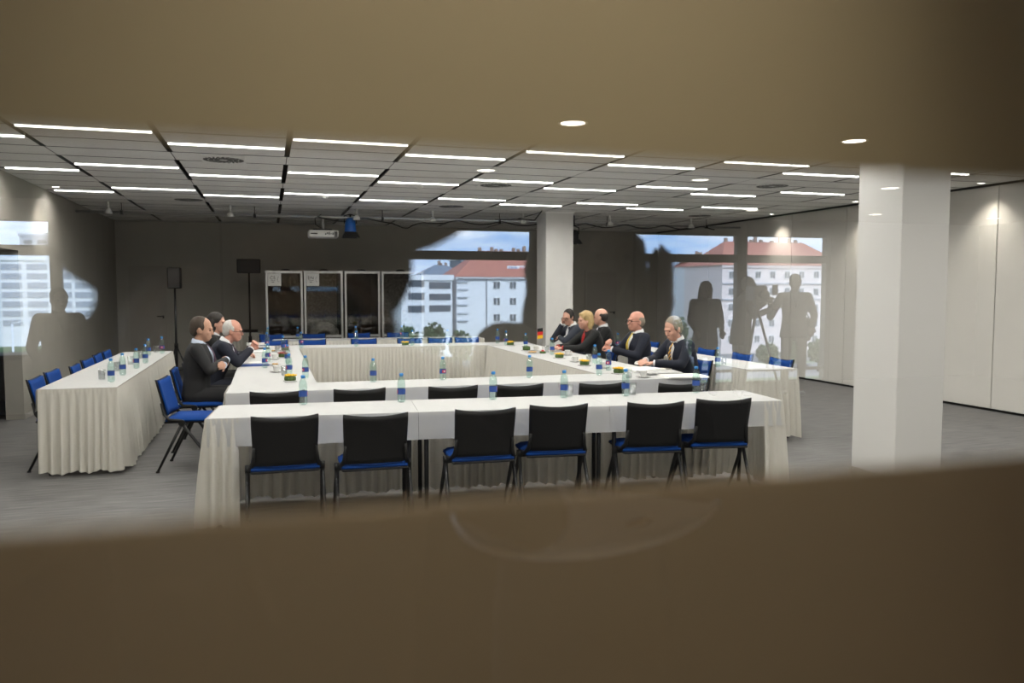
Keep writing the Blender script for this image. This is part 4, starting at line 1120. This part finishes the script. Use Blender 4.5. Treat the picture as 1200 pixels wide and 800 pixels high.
# the photographer at the glass and his neighbour
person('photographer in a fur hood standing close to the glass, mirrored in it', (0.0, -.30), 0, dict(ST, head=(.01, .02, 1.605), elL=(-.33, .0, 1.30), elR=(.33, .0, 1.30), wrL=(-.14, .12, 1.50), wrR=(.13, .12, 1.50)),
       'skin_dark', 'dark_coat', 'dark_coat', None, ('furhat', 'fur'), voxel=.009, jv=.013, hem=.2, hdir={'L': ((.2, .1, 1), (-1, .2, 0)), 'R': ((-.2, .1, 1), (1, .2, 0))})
p = mir(690, 338, 1.6)
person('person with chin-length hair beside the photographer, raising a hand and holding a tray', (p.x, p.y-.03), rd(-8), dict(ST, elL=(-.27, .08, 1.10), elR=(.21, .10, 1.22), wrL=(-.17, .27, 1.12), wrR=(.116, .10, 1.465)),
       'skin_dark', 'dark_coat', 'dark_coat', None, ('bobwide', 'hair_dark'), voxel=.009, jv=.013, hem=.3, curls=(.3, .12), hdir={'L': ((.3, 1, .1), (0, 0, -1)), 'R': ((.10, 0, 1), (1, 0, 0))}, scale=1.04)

# ============================================================ foyer furniture and the city outside, mirrored in the glass
t = thing('serving_tray', 'half-round grey tray held beside the photographer, mirrored in the glass', 'tray', (.61, -.735, 1.20), rd(42))
tb = MB(); n = 20
vs = [(.232*math.cos(PI*i/n), .40*math.sin(PI*i/n), z) for z in (-.006, .006) for i in range(n+1)]
tb.add(vs, [list(range(n, -1, -1)), list(range(n+1, 2*n+2))]+[[i, i+1, n+2+i, n+1+i] for i in range(n)]+[[n, 0, n+1, 2*n+1]])
tb.build('tray_base', mat('table_gloss', (.70, .68, .66), .12), t)
MB().tube([(.232*math.cos(PI*i/n), .40*math.sin(PI*i/n), .008) for i in range(n+1)], .006, 6).build('rim', 'alu', t)
t = thing('low_cabinet', 'low dark cabinet below the foyer window, mirrored in the glass', 'cabinet', (-4.6, FY+.35, 0))
MB().bb(-1.9, 1.95, -.25, .25, .06, .76, 0, .01).build('carcass', 'foyer_wall', t); MB().bb(-1.92, 1.97, -.27, .27, .76, .79).build('worktop', 'foyer_wall', t)
for k in range(4): MB().bb(-1.88+.96*k, -.96+.96*k, .25, .27, .08, .74, 0, .006).build('cabinet_door', 'foyer_ceiling', t)
GZ = -11.4
gr = MB().bb(-190, 320, -420, FY-2, GZ-1, GZ).build('ground', 'grass'); struct(gr)
rd_ = MB().bb(-190, 320, -139, -122, GZ, GZ+.05).bb(-190, 320, -118, -100, GZ, GZ+.05).build('road', 'asphalt'); struct(rd_)
BV = 150.
def wx(px, yv=BV): return mir(px, 338, yv).x
def wz(py, yv=BV, px=700): return mir(px, py, yv).z
def building(label, px0, px1, py_eave, yv, depth, facade, roof=None, roof_py=None, hip=0., wins=(), bands=(), bm='window_dark', ledges=()):
    y = 2*GLASS-yv; x0, x1 = wx(px0, yv), wx(px1, yv); ze = wz(py_eave, yv, (px0+px1)/2)
    t = thing('apartment_building', label, 'building', ((x0+x1)/2, y, GZ))
    w = (x1-x0)/2; h = ze-GZ
    MB().bb(-w, w, -depth, 0, 0, h).build('wall', facade, t)
    if roof:
        rh = wz(roof_py, yv, (px0+px1)/2)-ze; o = .5
        rb = MB().add([(-w-o, o, h), (w+o, o, h), (w+o, -depth-o, h), (-w-o, -depth-o, h), (-w+hip, -depth/2, h+rh), (w-hip, -depth/2, h+rh)],
                      [[0, 1, 5, 4], [1, 2, 5], [2, 3, 4, 5], [3, 0, 4], [3, 2, 1, 0]])
        ro = rb.build('roof', roof, t)
        rr = random.Random(int(px0))
        for k in range(max(3, int(w/1.6))):
            xx = -w+hip+(2*w-2*hip)*(k+.5)/max(3, int(w/1.6))+rr.uniform(-1, 1)
            MB().bb(xx-.3, xx+.3, -depth/2-.3, -depth/2+.3, h+rh-.8, h+rh+rr.uniform(.3, 1.1)).build('chimney', 'facade_brick', ro)
    else:
        MB().bb(-w-.3, w+.3, -depth-.3, .3, h, h+.5).build('parapet', 'facade_white', t)
    MB().bb(-w-.25, w+.25, -.1, .35, h-.5, h).build('cornice', facade, t)
    cx = (x0+x1)/2
    if wins:
        xs_, ys_, pw, ph = wins
        k = yv/FPX; W, H = pw*k, ph*k
        wm = MB().bb(-W/2-.12, W/2+.12, 0, .06, -H/2-.12, H/2+.12).mesh('window', 'window_frame')
        pmn = MB().bb(-W/2, -.06, .05, .09, -H/2, H/2).bb(.06, W/2, .05, .09, -H/2, H/2).mesh('pane', 'window_dark')
        for px in xs_:
            for py in ys_:
                o = put('window', wm, t, (wx(px, yv)-cx, 0, wz(py, yv, px)-GZ)); put('pane', pmn, o)
    for (a, b, py0, py1) in bands:
        o = MB().bb(wx(a, yv)-cx, wx(b, yv)-cx, 0, .12, wz(py1, yv, a)-GZ, wz(py0, yv, a)-GZ).build('window', bm, t)
    for (a, b, py) in ledges:
        MB().bb(wx(a, yv)-cx, wx(b, yv)-cx, 0, .35, wz(py, yv, a)-GZ-.12, wz(py, yv, a)-GZ+.12).build('ledge', 'facade_grey', t)
    return t
b1 = building('white house with a red hipped roof and roof sign, mirrored in the glass', 535, 668, 324.5, BV, 15, 'facade_white', 'roof_red', 292, 6.5,
         ((582, 601, 620, 639, 657), (334, 353, 372, 391), 8, 8.5), ledges=[(536, 548, p) for p in (330, 339, 348, 357, 367, 376)]+[(536, 668, 327)])
# roof sign
y = 2*GLASS-BV; cx = (wx(535)+wx(668))/2
s = MB().bb(wx(598)-cx, wx(631)-cx, -2.2, -2.0, wz(317, BV, 610)-GZ, wz(311, BV, 610)-GZ).build('roof_sign', 'window_frame', b1)
lt = MB(); lr = MB(); x = wx(599.5)-cx
for k in range(11):
    m_ = lt if k < 4 else lr; z0 = wz(315.7, BV, 610)-GZ; z1 = wz(312.3, BV, 610)-GZ
    if k != 4:
        m_.bb(x, x+.12, -1.99, -1.95, z0, z1); m_.bb(x, x+.32, -1.99, -1.95, z1-.1, z1)
        if k % 2: m_.bb(x+.22, x+.34, -1.99, -1.95, z0, z1)
        else: m_.bb(x, x+.32, -1.99, -1.95, z0, z0+.1)
    x += .45
lt.build('lettering', 'label_blue', s); lr.build('lettering', 'label_red', s)
MB().bb(wx(569.5)-cx, wx(570.5)-cx, 0, .12, 0, wz(326, BV, 570)-GZ).build('rain_pipe', 'window_dark', b1)
building('white modern office with dark window bands, mirrored in the glass', 470, 530, 325, 148, 14, 'facade_white', None, None, 0, (),
         [(503, 528, p, p+7.5) for p in (330.5, 344, 357.5)]+[(478, 497, p, p+8) for p in (328, 343, 358)])
building('narrow brick-brown house between office and white house, mirrored in the glass', 530.5, 535.5, 331, 170, 10, 'facade_brick', None)
building('low slate-roofed hall behind the office, mirrored in the glass', 500, 552, 323, 185, 20, 'facade_grey', 'roof_slate', 309, 4)
building('grey glass tower rising behind the slate roof, mirrored in the glass', 540, 562, 304, 230, 15, 'roof_slate', None, None, 0, (), [(541, 561, p, p+2) for p in (307, 311, 315)])
building('pink-white apartment block with red roof and many windows, mirrored in the glass', 846, 990, 311, 140, 15, 'facade_pink', 'roof_red', 281, 5,
         ((857, 873, 888, 905, 922, 939, 956, 972), (322, 341.5, 360, 378.5, 397), 7.6, 9), ledges=[(846, 990, 332), (846, 990, 351)])
building('pale corner house beside the pink-white block, mirrored in the glass', 826, 843, 311, 160, 14, 'facade_white', 'roof_red', 298, 3, ((831, 840), (322, 341, 360, 378), 4.5, 8))
building('blue-grey row house seen far down the street, mirrored in the glass', 770, 824, 314, 190, 15, 'facade_grey', 'roof_slate', 300, 4, ((777, 787, 797, 807, 817), (322, 335, 348, 361, 374), 4.5, 6))
building('long white office block with rows of windows, mirrored in the glass', -60, 230, 303, 205, 16, 'facade_white', None, None, 0, (),
         [(a, a+24, p, p+7) for p in (309, 320, 331, 342, 353, 364, 375) for a in (-58, -28, 2, 32, 60, 88, 116, 144, 172)], bm='window_mid')
building('grey upper block standing behind the long office, mirrored in the glass', 25, 230, 276, 240, 14, 'facade_grey', None, None, 0, (), [(a, a+10, 281, 286) for a in range(30, 180, 16)])
def tree(px, py, yv, r, h, label, grp):
    p = mir(px, py, yv)
    t = thing('tree', label, 'tree', (p.x, p.y, GZ), 0, grp)
    MB().tube([(0, 0, 0), (0, 0, h*.6)], [.25, .12], 8).build('trunk', 'bark', t)
    rr = random.Random(px); b = MB()
    for k in range(260):
        q = V((rr.gauss(0, 1), rr.gauss(0, 1), rr.gauss(0, 1))).normalized()*(rr.random()**.4)
        c = V((q.x*r, q.y*r, h*.62+q.z*h*.38)); s = r*.17
        M = rotm(rr.uniform(0, 6), rr.uniform(0, 6), rr.uniform(0, 6))
        b.add([c+M @ (V(z)*s) for z in ((1, 0, 0), (-.5, .87, 0), (-.5, -.87, 0), (0, 0, 1.3), (0, 0, -1.2))], [[0, 1, 3], [1, 2, 3], [2, 0, 3], [1, 0, 4], [2, 1, 4], [0, 2, 4]])
    o = b.build('foliage', 'foliage', t)
for a in ((900, 400, 108, 1.7, 4.6), (929, 400, 107, 1.8, 5.0), (960, 400, 106, 1.8, 5.2), (992, 400, 105, 1.7, 5.4)): tree(*a, 'round green bush tree before the pink-white block, mirrored in the glass', 'trees before the pink-white block')
for a in ((797, 390, 130, 1.5, 8.0), (768, 390, 124, 2.2, 6), (820, 390, 124, 2.0, 5)): tree(*a, 'dark green tree before the blue-grey row house, mirrored in the glass', 'trees before the row house')
for a in ((478, 390, 122, 1.9, 7.4), (508, 390, 124, 1.9, 7.8), (540, 390, 122, 1.9, 6.6), (572, 390, 122, 1.9, 6.2), (640, 390, 124, 2.0, 6.8)): tree(*a, 'low round hedge tree before the white house, mirrored in the glass', 'hedge trees before the white house')
def car(px, yv, m, label, rz=0):
    p = mir(px, 400, yv); t = thing('car', label, 'car', (p.x, p.y, GZ+.05), rz)
    prof = [(-2.1, .35), (-2.1, .8), (-1.9, .95), (-1.2, 1.0), (-.7, 1.45), (.7, 1.48), (1.3, .98), (2.0, .85), (2.15, .6), (2.1, .35)]
    n = len(prof)
    MB().add([(x, s*.85, z) for s in (-1, 1) for x, z in prof], [list(range(n)), list(range(2*n-1, n-1, -1))]+[[i, (i+1) % n+0, n+(i+1) % n, n+i][::-1] for i in range(n)]).build('car_body', m, t)
    MB().bb(-.95, .95, -.87, .87, 1.05, 1.36, 0, .05).build('side_windows', 'window_dark', t)
    for sx in (-1.35, 1.35):
        for sy in (-.8, .8): MB().tube([(sx, sy-.1, .33), (sx, sy+.1, .33)], .33, 12).build('wheel', 'black_plastic', t)
car(953, 128, 'car_white', 'white car driving past the pink-white block, mirrored in the glass'); car(934, 111, 'facade_grey', 'silver car on the nearer road, mirrored in the glass'); car(3, 108, 'car_blue', 'dark blue car by the long office, mirrored in the glass')
for px in (15, 36, 103):
    p = mir(px, 400, 70.); t = thing('lamp_post', 'tall pale lamp post before the long office, mirrored in the glass', 'lamp post', (p.x, p.y, GZ), 0, 'lamp posts before the long office')
    MB().tube([(0, 0, 0), (0, 0, 10.3)], [.12, .08], 8).build('post', 'pole_grey', t); MB().tube([(0, 0, 10.3), (.8, 0, 10.5)], .06, 6).bb(.7, 1.3, -.12, .12, 10.45, 10.6).build('lamp_arm', 'pole_grey', t)
